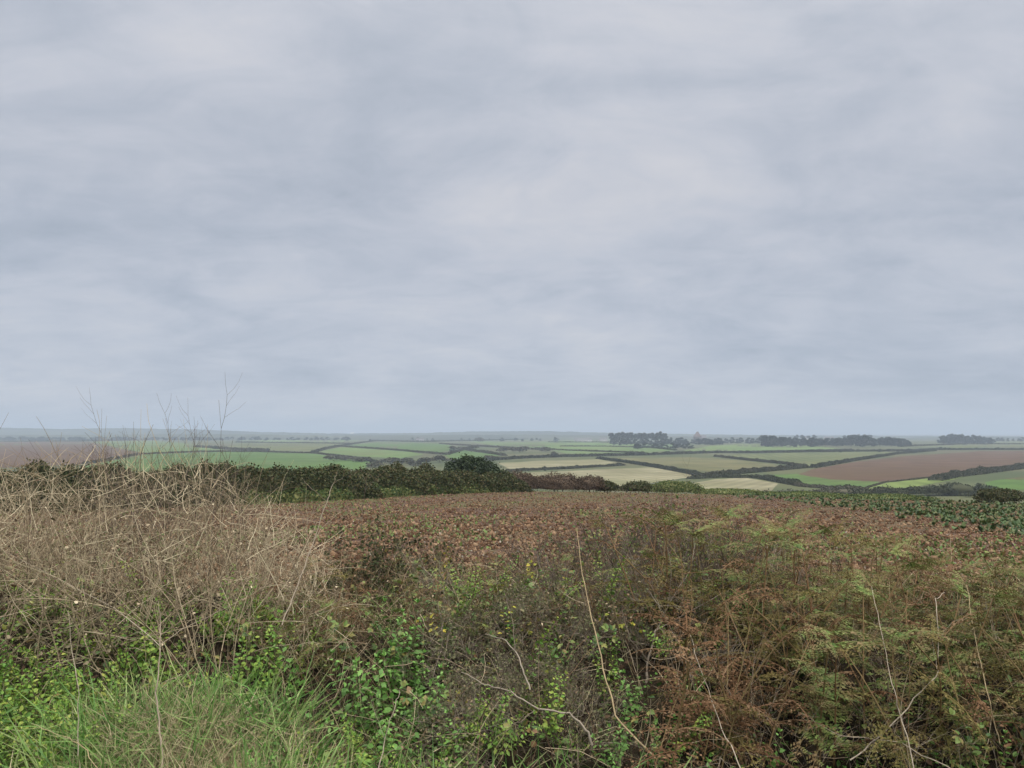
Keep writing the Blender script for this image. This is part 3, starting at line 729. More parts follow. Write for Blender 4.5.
# ------------------------------------------------------------------ hedge and bushes at the edge of the near field
def gpt(px, Y):
    X = (px - 512) / F * Y; return np.array([X, Y, float(terr(X, Y))])
hedge('hedgerow', 'dense dark bramble hedge along the left edge of the bare field', [gpt(-80, 27), gpt(60, 29.5), gpt(160, 32), gpt(250, 35), gpt(330, 39), gpt(370, 41)], 2.4, 1.5, MT['hedge'], .085, 2600, 3, None, .5)
hedge('hedgerow', 'dark thorn hedge at the far left corner of the bare field', [gpt(320, 39.5), gpt(400, 44), gpt(450, 48), gpt(520, 53)], 2.2, 1.22, MT['hedge'], .095, 2400, 4, None, .55)
hedge('hedgerow', 'low green growth at the foot of the left hedge', [gpt(235, 33.2), gpt(300, 36), gpt(360, 39.8), gpt(430, 45.5), gpt(505, 51)], 1.0, .55, MT['hedgegreen'], .09, 700, 5)
bush('evergreen_bush', 'dark evergreen bush with a domed top rising above the left hedge', 'bush', 473, 458, 490, 58, 52, MT['evergreen'], .10, 16000, 21)
bush('thorn_bush', 'dark bush on the left hedge top near a bare twig', 'bush', 395, 464.5, 497, 40, 47, MT['hedge'], .09, 6000, 22)
bush('thorn_bush', 'round hedge bush beside the evergreen dome', 'bush', 425, 465.5, 495, 34, 49, MT['hedge'], .09, 5000, 23)
GS = 'shrubs along the far edge of the bare field'
bush('bare_shrub', 'reddish brown leafless shrub right of the evergreen dome', 'bush', 515, 472, 490, 46, 56, MT['hedgered'], .07, 7000, 24, GS)
bush('bare_shrub', 'brown twiggy shrub below the middle stubble field', 'bush', 556, 474, 490, 60, 57, MT['hedgered'], .07, 8000, 25, GS)
bush('bare_shrub', 'small reddish shrub in front of the middle stubble field', 'bush', 588, 476, 490, 40, 57, MT['hedgered'], .07, 5000, 26, GS)
bush('thorn_bush', 'small dark round bush below the middle stubble field', 'bush', 606, 481, 490, 24, 57, MT['hedge'], .08, 3500, 27, GS)
bush('thorn_bush', 'low dark bush at the field edge under the bare twigs', 'bush', 637, 481.5, 490, 34, 57, MT['hedge'], .08, 4500, 28, GS)
bush('scrub_bush', 'low olive scrub at the field edge below the lowest stubble patch', 'bush', 672, 481, 491, 56, 57, MT['hedgegreen'], .08, 7000, 29, GS)
bush('scrub_bush', 'grey green scrub right of the lowest stubble patch at the field edge', 'bush', 726, 489, 494, 70, 56, MT['hedgegreen'], .08, 5000, 30, GS)
bush('scrub_bush', 'wide grey green scrub where the dark crop begins', 'bush', 800, 492.5, 497, 90, 53, MT['hedgegreen'], .08, 7000, 31, GS)
bush('scrub_bush', 'brown green scrub behind the dark crop rows', 'bush', 880, 495, 500, 90, 48, MT['hedgegreen'], .08, 7000, 32, GS)
bush('thorn_bush', 'dark bush at the right end of the field edge', 'bush', 996, 489, 503, 44, 44, MT['hedge'], .08, 5000, 33, GS)

# ------------------------------------------------------------------ near field: clods, residue, weeds, crop
g = np.random.default_rng(11)
def field_pts(n, y0, y1, wt=1.0):
    u = g.uniform(0, 1, n); Y = y0 * (y1 / y0) ** (u ** wt); a = g.uniform(-.86, .86, n); X = a * Y
    ok = (Y < field_edge(X, Y) + 2); return X[ok], Y[ok]
CL_V = [(-.5, -.4, 0), (.5, -.45, -.05), (.55, .4, 0), (-.4, .5, .05), (-.05, .05, .5), (.1, -.05, -.4)]
CL_F = [(0, 1, 4), (1, 2, 4), (2, 3, 4), (3, 0, 4), (1, 0, 5), (2, 1, 5), (3, 2, 5), (0, 3, 5)]
X, Y = field_pts(95000, 6.6, 56)
mb = MB(); n = len(X)
stamp(mb, CL_V, CL_F, rot_rand(n, g) * (g.gamma(2.2, .014, n) + .016)[:, None, None], np.stack([X, Y, terr(X, Y) + .015], -1))
tag(mb.build('soil_clods', MT['clod']), 'reddish brown clods and broken residue covering the bare field', 'soil', kind='stuff')
X, Y = field_pts(10000, 6.6, 56); n = len(X); mb = MB()
stamp(mb, LEAF_V, LEAF_F, rot_rand(n, g) * (g.uniform(.02, .06, n))[:, None, None], np.stack([X, Y, terr(X, Y) + .04], -1))
tag(mb.build('leaf_residue', MT['pale']), 'bleached leaf scraps scattered over the bare brown field', 'leaves', kind='stuff')
# weeds in patches
X, Y = field_pts(40000, 6.6, 57)
w = np.array([mnoise.noise((a * .22, b_ * .16, 7)) + .4 * mnoise.noise((a * .8, b_ * .6, 2)) for a, b_ in zip(X, Y)])
e = field_edge(X, Y)
keep = (w > .16) | ((Y > e - 11) & (w > -.4)) | (g.random(len(X)) < .07) | ((X < -2) & (w > -.05)) ; X, Y = X[keep], Y[keep]; n = len(X); mb = MB()
d = g.normal(size=(n, 3)); d[:, 2] = np.abs(d[:, 2]) + .5
stamp(mb, LEAF_V, LEAF_F, frames(d) * (g.uniform(.035, .095, n))[:, None, None], np.stack([X, Y, terr(X, Y) + .02], -1))
tag(mb.build('field_weeds', MT['weed']), 'low green weeds in patches across the bare field', 'weeds', kind='stuff')
# crop at the right
n0 = 2300
px = g.uniform(730, 1100, n0); row = g.uniform(492, 532, n0)
Y = np.exp(g.uniform(math.log(14), math.log(54), n0)); X = (px - 512) / F * Y
lim = np.interp(px, [730, 800, 900, 1024, 1100], [48, 38, 27, 17.5, 15])
ok = (Y < field_edge(X, Y) + 1) & (Y > lim + g.normal(0, 1.5, n0)); X, Y = X[ok], Y[ok]
mb = MB()
for q in range(9):
    a = g.uniform(0, 6.28, len(X)); el = g.uniform(.3, 1.3, len(X))
    d = np.stack([np.cos(a) * np.cos(el), np.sin(a) * np.cos(el), np.sin(el)], -1)
    stamp(mb, LEAF_V, LEAF_F, frames(d) * (g.uniform(.08, .19, len(X)))[:, None, None], np.stack([X, Y, terr(X, Y)], -1) + d * .03)
tag(mb.build('leafy_crop', MT['kale']), 'dark green leafy crop standing along the right side of the field', 'crop', kind='stuff')

# ------------------------------------------------------------------ the overgrown hedge in front
# --- plant meshes
def dead_meshes(mat, n, seed, hgt=.9, spread=.5, sub=3, r0=.0030, lean=.25, husk=0):
    out = []
    for s in range(n):
        g = np.random.default_rng(seed + s); m_ = MB(); h = hgt * g.uniform(.8, 1.15)
        main = curve((0, 0, -.05), (g.normal() * lean, g.normal() * lean, 1), h, 9, (g.normal() * .5, g.normal() * .5, -.1), .07, g)
        tube(m_, main, np.linspace(r0, r0 * .35, 9), 4)
        for i in range(g.integers(6, 10)):
            k = int(g.integers(2, 8)); t_ = tangent(main, k); d = side_dir(t_, g.uniform(.4, 1.0) , g.uniform(0, 6.28))
            l_ = h * g.uniform(.22, .5) * (1 - .06 * k)
            b_ = curve(main[k], d, l_, 6, (0, 0, g.uniform(-.2, .7)), .10, g); tube(m_, b_, np.linspace(r0 * .6, r0 * .25, 6), 3)
            for q in range(g.integers(1, sub + 1)):
                kk = int(g.integers(1, 5)); c_ = curve(b_[kk], side_dir(tangent(b_, kk), g.uniform(.4, 1.0), g.uniform(0, 6.28)), l_ * g.uniform(.25, .6), 4, (0, 0, .2), .12, g)
                tube(m_, c_, np.linspace(r0 * .38, r0 * .2, 4), 3)
        if husk:
            tp = main[g.integers(2, 9, husk)] + g.normal(size=(husk, 3)) * np.array([.10, .10, .05]) * h
            stamp(m_, LEAF_V, LEAF_F, rot_rand(husk, g) * g.uniform(.008, .024, husk)[:, None, None], tp)
        out.append(m_.mesh('dead_stalk', mat))
    return out
def frond_mesh(name, mat, seed, Ln=.55, droop=.5, curl=.2, npair=13, wid=.36):
    g = np.random.default_rng(seed); m_ = MB()
    d = np.array([0, 1, .35]); rach = curve((0, 0, 0), d, Ln, 18, (g.normal() * .15, 0, -droop), .02, g)
    tube(m_, rach, np.linspace(.0028, .0007, 18), 3)
    PP, DD, SS, UU = [], [], [], []
    for i in range(npair):
        f = .06 + .92 * i / npair; k = f * 17; k0 = min(int(k), 16); p = rach[k0] + (rach[k0 + 1] - rach[k0]) * (k - k0); t_ = tangent(rach, k0)
        pl = Ln * wid * (1 - f) ** .85 * (1 if f > .12 else .9) * g.uniform(.85, 1.1)
        for sgn in (-1, 1):
            if g.random() < .04 + curl * .25: continue
            lat = np.cross(t_, (0, 0, 1)); lat /= np.linalg.norm(lat)
            pd = lat * sgn * .9 + t_ * .42 + np.array([0, 0, g.normal() * .12 - curl * g.uniform(0, .8)])
            pin = curve(p, pd, pl, 7, (0, 0, -.25 - curl), .03 + curl * .10, g)
            tube(m_, pin, np.linspace(.0012, .0005, 7), 3)
            nn = max(4, int(pl / .0120))
            for q in range(nn):
                ff = (q + .3) / nn; kk = ff * 6; a = min(int(kk), 5); pp = pin[a] + (pin[a + 1] - pin[a]) * (kk - a); tt = tangent(pin, a)
                sl = min(pl * .22, .030) * (1 - ff) ** .7 + .006
                l2 = np.cross(tt, (0, 0, 1)); l2 /= max(np.linalg.norm(l2), 1e-6)
                for s2 in (-1, 1):
                    if g.random() < curl * .75: continue
                    PP.append(pp); SS.append(sl * g.uniform(.8, 1.15) * (1 - .45 * curl)); DD.append(l2 * s2 + tt * .45 + g.normal(size=3) * (.08 + curl * .5)); UU.append(np.array([0, 0, 1.]) + g.normal(size=3) * (.15 + curl * .6))
    PP, DD, SS, UU = map(np.array, (PP, DD, SS, UU))
    fr = frames(DD); fr = frames(DD, UU) if curl > .05 else fr
    tv = [(0, 0, 0), (.30, .4, .03), (0, 1, -.06), (-.30, .4, .03)]
    stamp(m_, tv, [(0, 1, 2, 3)], fr * SS[:, None, None], PP)
    return m_.mesh(name, mat)
def leafy_meshes(name, mat, stem_mat, n, seed, hgt, pairs, leaf, lean=.2, tri=False, nb=1):
    """upright stems with pairs (or threes) of leaves: returns (stem mesh, leaf mesh) pairs"""
    out = []
    for s in range(n):
        g = np.random.default_rng(seed + s); sm = MB(); lm = MB(); P_, D_, S_ = [], [], []
        for b_ in range(nb):
            h = hgt * g.uniform(.6, 1.1)
            st = curve((g.normal() * .04 * (nb > 1), g.normal() * .04 * (nb > 1), -.03), (g.normal() * lean, g.normal() * lean, 1), h, 10, (g.normal() * lean, g.normal() * lean, -.1 if not tri else -.7), .05, g)
            tube(sm, st, np.linspace(.003, .001, 10), 4)
            for i in range(pairs):
                f = .12 + .88 * i / pairs; k = f * 9; a = min(int(k), 8); p = st[a] + (st[a + 1] - st[a]) * (k - a); t_ = tangent(st, a); az = i * 1.57 + g.normal() * .3
                for w in range(2 if not tri else 1):
                    d = side_dir(t_, g.uniform(.9, 1.5), az + w * math.pi)
                    if tri:
                        pet = curve(p, d, leaf * .8, 3, (0, 0, .2), .05, g); tube(sm, pet, .0008, 3); p2 = pet[-1]
                        for tw in (-.9, 0, .9):
                            c_, s_ = math.cos(tw), math.sin(tw); dd = np.array([d[0] * c_ - d[1] * s_, d[0] * s_ + d[1] * c_, d[2] - .15]); P_.append(p2); D_.append(dd); S_.append(leaf * g.uniform(.75, 1.1) * (1.1 if tw == 0 else .9))
                    else:
                        P_.append(p + d * .008); D_.append(d + np.array([0, 0, g.normal() * .25 - .15])); S_.append(leaf * g.uniform(.75, 1.15) * (1 - .55 * max(0, f - .35) / .65) )
            if not tri:
                for q in range(4): P_.append(st[-1]); D_.append(side_dir(tangent(st, 9), g.uniform(.3, .9), q * 1.57)); S_.append(leaf * .45)
        n_ = len(P_); up = np.array([0, 0, 1.]) + g.normal(size=(n_, 3)) * .3
        stamp(lm, LEAF_V, LEAF_F, frames(np.array(D_), up) * np.array(S_)[:, None, None], np.array(P_))
        out.append((sm.mesh('stem', stem_mat), lm.mesh(name, mat)))
    return out
def shrub_meshes(n, seed, hgt, mat, leaf_m, leaf, nleaf, depth=4, r0=.010, spread=.75, up=.25, nmain=4):
    out = []
    for s in range(n):
        g = np.random.default_rng(seed + s); wm = MB(); lm = MB(); tips = []
        def grow(p, d, l_, r, k):
            pts = curve(p, d, l_, 6, (0, 0, up * .5), .13, g); tube(wm, pts, np.linspace(r, r * .55, 6), 4 if k < 2 else 3)
            if k >= 2: tips.extend(pts[1:])
            if k == depth: return
            for i in range(int(g.integers(3, 5))):
                a = int(g.integers(1, 6)); grow(pts[a], side_dir(tangent(pts, a), g.uniform(.45, 1.15) * spread * 1.2, g.uniform(0, 6.28)), l_ * g.uniform(.5, .78), r * .5, k + 1)
        for i in range(nmain):
            a = g.uniform(0, 6.28); grow(np.array([g.normal() * .03, g.normal() * .03, -.05]), (math.cos(a) * spread, math.sin(a) * spread, 1), hgt * .5, r0, 0)
        lmesh = None
        if nleaf:
            tp = np.array(tips); ii = g.integers(0, len(tp), nleaf)
            stamp(lm, LEAF_V, LEAF_F, rot_rand(nleaf, g) * (leaf * g.uniform(.6, 1.3, nleaf))[:, None, None], tp[ii] + g.normal(size=(nleaf, 3)) * .008)
            lmesh = lm.mesh('leaves', leaf_m)
        out.append((wm.mesh('branches', mat), lmesh))
    return out

def base_at(px, Y):
    X = (px - 512) / F * Y; return np.array([X, Y, float(bank_z(X, Y))])
def place_mesh(name, meshes, px, Y, sc, g, label, cat, group, tilt=.25, dz=0.0):
    P_ = base_at(px, Y); P_[2] += dz
    o = link(name, meshes[int(g.integers(len(meshes)))], None, P_, 0, 1.0)
    o.rotation_euler = (g.normal() * tilt, g.normal() * tilt, g.uniform(0, 6.28)); o.scale = (sc, sc, sc)
    return tag(o, label, cat, group)
def place_pair(name, pairs, partname, px, Y, sc, g, label, cat, group, tilt=.2, stem_name='stem', dz=0.0):
    P_ = base_at(px, Y); P_[2] += dz; a, b_ = pairs[int(g.integers(len(pairs)))]
    r_ = empty(name, P_); r_.rotation_euler = (g.normal() * tilt, g.normal() * tilt, g.uniform(0, 6.28)); r_.scale = (sc, sc, sc)
    link(stem_name, a, r_)
    if b_ is not None: link(partname, b_, r_)
    return tag(r_, label, cat, group)

g = np.random.default_rng(21)
# --- dead tangle on the left
dead = dead_meshes(MT['dead'], 14, 1000, .85, husk=14)
def top_row(px): return np.interp(px, [-80, 0, 60, 120, 190, 225, 255, 290, 360], [464, 456, 448, 444, 446, 462, 486, 515, 545])
for i in range(290):
    px = g.uniform(-110, 300) if i < 250 else g.uniform(250, 350); Y = g.uniform(3.75, 5.9)
    P_ = base_at(px, Y); tz = at(px, top_row(px) + abs(g.normal()) * 24, Y)[2]
    sc = np.clip((tz - P_[2]) / .80, .3, 1.35)
    sc *= .92
    place_mesh('dry_stalk', dead, px, Y, sc, g, 'dry tan branching stalk in the dense dead tangle at the left', 'dead stalk', 'dead stalks in the left tangle', .28)
# fine fallen stems filling the tangle: nobody could count them
mb = MB()
for i in range(2500):
    px = g.uniform(-110, 330); Y = g.uniform(3.7, 5.9); P_ = base_at(px, Y); tz = at(px, top_row(px) + 12, Y)[2]
    P_[2] += max(.05, (tz - P_[2])) * g.uniform(.0, .95) ** .9
    a = g.uniform(0, 6.28); el = g.normal() * .6 + .55
    pts = curve(P_, (math.cos(a) * math.cos(el), math.sin(a) * math.cos(el), math.sin(el)), g.uniform(.10, .38), 5, (0, 0, g.normal() * .4), .12, g)
    tube(mb, pts, np.linspace(.0019, .0008, 5) * g.uniform(.6, 1.2), 3)
tag(mb.build('dead_stems', MT['dead']), 'matted fine dead stems filling the tangle at the left', 'dead stems', kind='stuff')
# tall thin stalks against the sky
tall = dead_meshes(MT['darktwig'], 7, 1100, .9, sub=3, r0=.0015, lean=.12)
for px, row, sc_ in [(98, 408, 1), (112, 398, 1), (128, 392, 1), (140, 388, 1), (150, 404, 1), (172, 400, 1), (184, 384, 1), (205, 386, 1), (218, 410, 1), (240, 412, 1), (262, 424, 1), (60, 418, 1), (38, 412, 1), (20, 430, 1)] + [(g.normal(152, 36), g.uniform(388, 432), 1) for q in range(30)]:
    Y = 4.9 + g.uniform(-.4, .6); P_ = base_at(px, Y); tz = at(px, row, Y)[2]
    place_mesh('dead_stalk', tall, px, Y, (tz - P_[2]) / 1.0, g, 'tall thin dark stalk rising above the left tangle into the sky', 'dead stalk', 'tall stalks against the sky', .08)

for px, row in [(612, 500), (628, 492), (640, 480), (652, 486), (668, 497), (684, 482), (700, 492), (716, 488), (590, 508), (735, 500), (560, 520), (470, 525)]:
    Y = 4.9 + g.uniform(-.3, .7); P_ = base_at(px, Y); tz = at(px, row, Y)[2]
    place_mesh('bare_twig', tall, px, Y, (tz - P_[2]) / .82, g, 'dark bare twig standing up above the middle of the hedge before the field', 'twig', 'dark twigs above the middle hedge', .14)
mb = MB()
for i in range(3500):
    px = g.uniform(290, 1380); Y = g.uniform(3.0, 6.2); P_ = base_at(px, Y)
    P_[2] += abs(g.normal()) * (.16 if px < 650 else .12)
    a = g.uniform(0, 6.28); el = g.normal() * .6 + .35
    tube(mb, curve(P_, (math.cos(a) * math.cos(el), math.sin(a) * math.cos(el), math.sin(el)), g.uniform(.10, .34), 5, (0, 0, g.normal() * .4), .13, g), np.linspace(.0019, .0008, 5) * g.uniform(.6, 1.2), 3)
tag(mb.build('dead_stems', MT['brownstem']), 'matted brown stems and twigs lying through the middle and right of the hedge', 'dead stems', kind='stuff')
# --- bracken
def bracken_protos(mat, kind, seed, droop, curl, n=4, h=.62):
    fr = [frond_mesh('frond', mat, seed + i, .235 + .04 * (i % 3), droop, curl, 10, .42 - .2 * curl) for i in range(5)]
    roots = []
    for s in range(n):
        gg = np.random.default_rng(seed + 50 + s); r_ = empty('bracken_fern'); m_ = MB()
        st = curve((0, 0, -.05), (gg.normal() * .12, gg.normal() * .12, 1), h, 8, (gg.normal() * .3, gg.normal() * .3, 0), .03, gg); tube(m_, st, np.linspace(.0042, .002, 8), 5)
        c_ = m_.build('stem', MT['fernstem'], r_); adopt(r_, c_)
        for i in range(9):
            k = 2 + (i // 2) if i < 7 else 7; az = i * math.pi + gg.normal() * .5 + (i // 2) * 1.1
            c_ = link('frond', fr[int(gg.integers(5))], r_, st[min(k, 7)]); c_.rotation_euler = (gg.normal() * .2 + (.35 if i > 6 else 0), gg.normal() * .25, az); s_ = gg.uniform(.7, 1.05) * (1.1 if i < 4 else .9 if i < 7 else .8); c_.scale = (s_,) * 3; adopt(r_, c_)
        roots.append(r_)
    return roots
BR = dict(rust=bracken_protos(MT['rust'], 'rust', 2000, 1.1, .45, 5), olive=bracken_protos(MT['olive'], 'olive', 2100, .9, .34, 4), fern=bracken_protos(MT['fern'], 'green', 2200, .8, .16, 4))
first = set(o.name for v_ in BR.values() for o in v_)
LB = dict(rust='dead rust brown bracken fern among the hedge growth', olive='yellowing olive bracken fern among the hedge growth', fern='green bracken fern among the hedge growth')
def put_bracken(kind, px, Y, sc, label=None, group=None, tilt=.18, dz=0.0):
    src = BR[kind][int(g.integers(len(BR[kind])))]
    if src.name in first: first.discard(src.name); o = src
    else: o = copy_tree(src)
    P_ = base_at(px, Y); P_[2] += dz
    o.location = P_; o.rotation_euler = (g.normal() * tilt, g.normal() * tilt, g.uniform(0, 6.28)); o.scale = (sc,) * 3
    return tag(o, label or LB[kind], 'fern', group or {'rust': 'rust brown bracken', 'olive': 'olive bracken', 'fern': 'green bracken'}[kind])
for i in range(220):
    px = g.uniform(640, 1115); Y = g.uniform(3.1, 5.6)
    u = mnoise.noise((px * .012, Y * 1.4, 1.3)) + g.normal() * .22
    kind = 'rust' if (u > .17 or (px < 810 and u > .0)) else ('olive' if u > -.12 else 'fern')
    if Y < 3.8 and px > 800 and g.random() < .38: kind = 'fern'
    tz = at(px, np.interp(px, [640, 700, 830, 900, 1024], [500, 500, 515, 540, 550]) + abs(g.normal()) * 26, Y)[2]
    sc = np.clip((tz - base_at(px, Y)[2]) / .62, .45, 1.15)
    put_bracken(kind, px, Y, sc)
for i in range(78):
    px = g.uniform(300, 690); Y = g.uniform(3.9, 5.9)
    kind = 'rust' if g.random() < .5 else ('olive' if g.random() < .7 else 'fern')
    tz = at(px, np.interp(px, [300, 420, 520, 620, 690], [545, 555, 560, 530, 520]) + abs(g.normal()) * 20, Y)[2]
    put_bracken(kind, px, Y, np.clip((tz - base_at(px, Y)[2]) / .68, .35, .9))

for i in range(56):
    px = g.uniform(1105, 1390); Y = g.uniform(3.2, 5.7)
    kind = ['rust', 'olive', 'fern', 'olive'][i % 4]
    put_bracken(kind, px, Y, g.uniform(.7, 1.05))
for i in range(60):
    px = g.uniform(-330, -105); Y = g.uniform(3.7, 5.8)
    place_mesh('dry_stalk', dead, px, Y, g.uniform(.8, 1.2), g, 'dry tan branching stalk in the dense dead tangle at the left', 'dead stalk', 'dead stalks in the left tangle', .28)
for px, Y, sc_, kind in [(285, 3.9, .6, 'fern'), (310, 3.8, .6, 'fern'), (330, 3.9, .65, 'fern'), (345, 4.1, .7, 'olive'), (300, 4.2, .7, 'olive'), (275, 4.1, .6, 'rust'), (322, 4.3, .7, 'rust')]:
    put_bracken(kind, px, Y, sc_)
# --- nettles and bramble leaves
net = leafy_meshes('leaves', MT['nettle'], MT['nettlestem'], 6, 3000, .44, 11, .052)
brm = leafy_meshes('leaves', MT['bramble'], MT['nettlestem'], 7, 3100, .55, 10, .036, .5, True)
for i in range(60):
    px = g.normal(392, 30); Y = g.uniform(3.15, 4.0)
    place_pair('nettle', net, 'leaves', px, Y, g.uniform(.7, 1.1), g, 'fresh green nettle in the leafy patch left of the grey twigs', 'nettle', 'nettles left of the grey twigs')
for i in range(26):
    px = g.uniform(600, 720); Y = g.uniform(2.95, 3.6)
    place_pair('nettle', net, 'leaves', px, Y, g.uniform(.5, .8), g, 'fresh green nettle low under the thorn shrub', 'nettle', 'nettles under the thorn shrub')
clv = leafy_meshes('leaves', MT['cleaver'], MT['nettlestem'], 6, 3300, .42, 20, .036, .5, nb=3)
for i in range(120):
    px = g.uniform(-80, 112); Y = g.uniform(2.8, 3.75)
    place_pair('feathery_weed', clv, 'leaves', px, Y, g.uniform(.6, 1.05), g, 'bright green feathery weed in the lower left corner', 'weed', 'feathery weeds in the lower left corner', .35)
for i in range(46):
    px = g.uniform(330, 450); Y = g.uniform(2.85, 3.4)
    place_pair('feathery_weed', clv, 'leaves', px, Y, g.uniform(.4, .8), g, 'bright green feathery weed at the foot of the nettles', 'weed', 'feathery weeds under the nettles', .35)
for i in range(24):
    px = g.uniform(-70, 95); Y = g.uniform(3.2, 3.9)
    place_pair('nettle', net, 'leaves', px, Y, g.uniform(.6, .9), g, 'leafy green weed in the lower left corner', 'weed', 'leafy weeds in the lower left corner')
for i in range(34):
    px = g.uniform(215, 290); Y = g.uniform(2.9, 3.4)
    place_pair('nettle', net, 'leaves', px, Y, g.uniform(.5, .85), g, 'green nettle among the grass by the dark hollow', 'nettle', 'nettles by the dark hollow')
for i in range(200):
    z = g.random()
    if z < .25: px, Y = g.uniform(-80, 340), g.uniform(3.9, 4.8)
    elif z < .7: px, Y = g.uniform(340, 690), g.uniform(3.2, 5.4)
    else: px, Y = g.uniform(690, 1100), g.uniform(3.0, 5.2)
    place_pair('bramble', brm, 'leaves', px, Y, g.uniform(.6, 1.0), g, 'arching bramble shoot with three part leaves in the hedge', 'bramble', 'bramble shoots in the hedge', .4)
yel = leafy_meshes('leaves', MT['yellow'], MT['nettlestem'], 4, 3200, .40, 7, .034, .4, True)
for px, Y, dz in [(640, 4.3, .28), (655, 4.35, .2), (665, 4.5, .3), (620, 4.2, .15), (660, 4.0, .05), (700, 4.6, .2), (485, 3.6, .0), (450, 3.5, .15), (460, 3.45, .05), (500, 4.2, .1), (690, 4.4, .1), (540, 3.9, .1)] + [(g.uniform(430, 720), g.uniform(3.5, 4.9), g.uniform(0, .3)) for q in range(16)]:
    place_pair('bramble', yel, 'leaves', px, Y, g.uniform(.45, .7), g, 'short shoot with bright yellow leaves among the grey twigs', 'bramble', 'yellow leaved shoots', .5, dz=dz)

for i in range(34):
    px = g.uniform(690, 1060); Y = g.uniform(2.9, 3.4)
    place_pair('nettle', net, 'leaves', px, Y, g.uniform(.4, .75), g, 'fresh green nettle low in front of the bracken on the right', 'nettle', 'nettles in front of the bracken')
for i in range(40):
    px = g.uniform(440, 700); Y = g.uniform(3.2, 5.0)
    place_pair('feathery_weed', clv, 'leaves', px, Y, g.uniform(.5, .9), g, 'yellow green weed among the thorn twigs in the middle', 'weed', 'weeds among the thorn twigs', .4, dz=.1)
# --- twiggy shrubs
for i in range(60):
    px = g.uniform(-90, 320); Y = g.uniform(3.7, 4.7)
    place_pair('feathery_weed', clv, 'leaves', px, Y, g.uniform(.6, 1.15), g, 'green climbing weed growing up inside the dead tangle at the left', 'weed', 'green weeds in the left tangle', .35)
for i in range(34):
    px = g.uniform(430, 690); Y = g.uniform(2.95, 4.2)
    place_pair('nettle', net, 'leaves', px, Y, g.uniform(.4, .8), g, 'small green nettle showing between the grey twigs', 'nettle', 'nettles between the grey twigs')
grey = shrub_meshes(4, 4000, .42, MT['greytwig'], MT['greyleaf'], .015, 800, 4, .0045, .95, .1, 6)
thorn = shrub_meshes(4, 4100, .62, MT['greytwig'], MT['greyleaf'], .015, 110, 4, .006, .7, .3, 5)
thornd = shrub_meshes(3, 4300, .62, MT['darktwig'], MT['bramble'], .020, 260, 4, .007, .7, .3, 5)
dark = shrub_meshes(3, 4200, .55, MT['darktwig'], MT['hedge'], .026, 1400, 4, .008, .8, .2, 5)
for i in range(26):
    px = g.uniform(430, 600); Y = g.uniform(2.95, 4.1)
    place_pair('twiggy_bush', grey, 'leaves', px, Y, g.uniform(.6, 1.05), g, 'grey green twiggy bush with tiny leaves at the bottom centre', 'bush', 'grey twiggy bushes at the bottom centre', .25, 'branches')
for px, Y, sc in [(640, 4.1, 1.0), (665, 4.3, 1.05), (690, 4.6, 1.05), (620, 4.6, 1.0), (600, 4.3, .85), (655, 3.8, .8), (570, 4.9, .85), (540, 4.5, .8), (500, 4.7, .75), (460, 4.4, .75), (690, 3.7, .7), (720, 4.8, .95), (655, 5.2, 1.1), (685, 5.4, 1.3), (735, 5.3, 1.2), (610, 5.3, 1.2), (715, 5.5, 1.3), (770, 5.4, 1.15), (810, 5.5, 1.1), (640, 5.6, 1.3), (590, 5.5, 1.0)]:
    bk = Y > 4.55
    place_pair('thorn_shrub', thornd if bk else thorn, 'leaves', px, Y, sc, g, 'dark thorn shrub with few leaves at the back of the hedge' if bk else 'bare grey thorn shrub in the middle of the hedge', 'shrub', 'dark thorn shrubs at the back' if bk else 'bare grey thorn shrubs', .12, 'branches')
thornu = shrub_meshes(4, 4400, .66, MT['thornwood'], MT['bramble'], .017, 150, 4, .0085, .55, .55, 5)
for i in range(10):
    px = 560 + 24 * i + g.normal() * 14; Y = g.uniform(3.9, 5.2); tz = at(px, g.uniform(498, 570), Y)[2]
    place_pair('thorn_shrub', thornu, 'leaves', px, Y, np.clip((tz - base_at(px, Y)[2]) / .66, .6, 1.5), g, 'dark upright thorn shrub of bare branching twigs beside the leaning straw stem', 'shrub', 'upright thorn shrubs beside the straw stem', .12, 'branches')
for px, Y, sc, lab in [(400, 5.6, .95, 'low dark leaved bush between the left tangle and the bare field'), (370, 5.4, .85, 'dark bush with a sprawling twig beside the left tangle'), (425, 5.8, .8, 'small dark bush in front of the bare field'), (345, 5.2, .7, 'dark leaved bush at the right end of the left tangle')]:
    place_pair('dark_bush', dark, 'leaves', px, Y, sc, g, lab, 'bush', 'low dark bushes by the bare field', .15, 'branches')

# --- single stems that stand out
def px_stem(name, label, pts, r0, r1, mat, cat='stem', extra=(), group=None):
    """a stem through image points, each at its own distance"""
    m_ = MB(); P_ = np.array([at(*p) for p in pts]); t_ = np.linspace(0, 1, len(P_)); tt = np.linspace(0, 1, len(P_) * 4)
    Q = np.stack([np.interp(tt, t_, P_[:, k]) for k in range(3)], -1) + np.random.default_rng(len(label)).normal(size=(len(tt), 3)) * .0025
    Q -= Q[0]
    tube(m_, Q, np.linspace(r0, r1, len(tt)) * .68, 6)
    o = m_.build(name, mat, None, P_[0])
    for e_ in extra:
        m_ = MB(); E = np.array([at(*p) for p in e_[0]]) - P_[0]; t_ = np.linspace(0, 1, len(E)); tt = np.linspace(0, 1, len(E) * 3)
        E = np.stack([np.interp(tt, t_, E[:, k]) for k in range(3)], -1) + np.random.default_rng(len(e_[0]) + 5).normal(size=(len(tt), 3)) * .002
        tube(m_, E, np.linspace(e_[1], e_[2], len(tt)) * .5, 5); m_.build('branch', mat, o)
    return tag(o, label, cat, group)
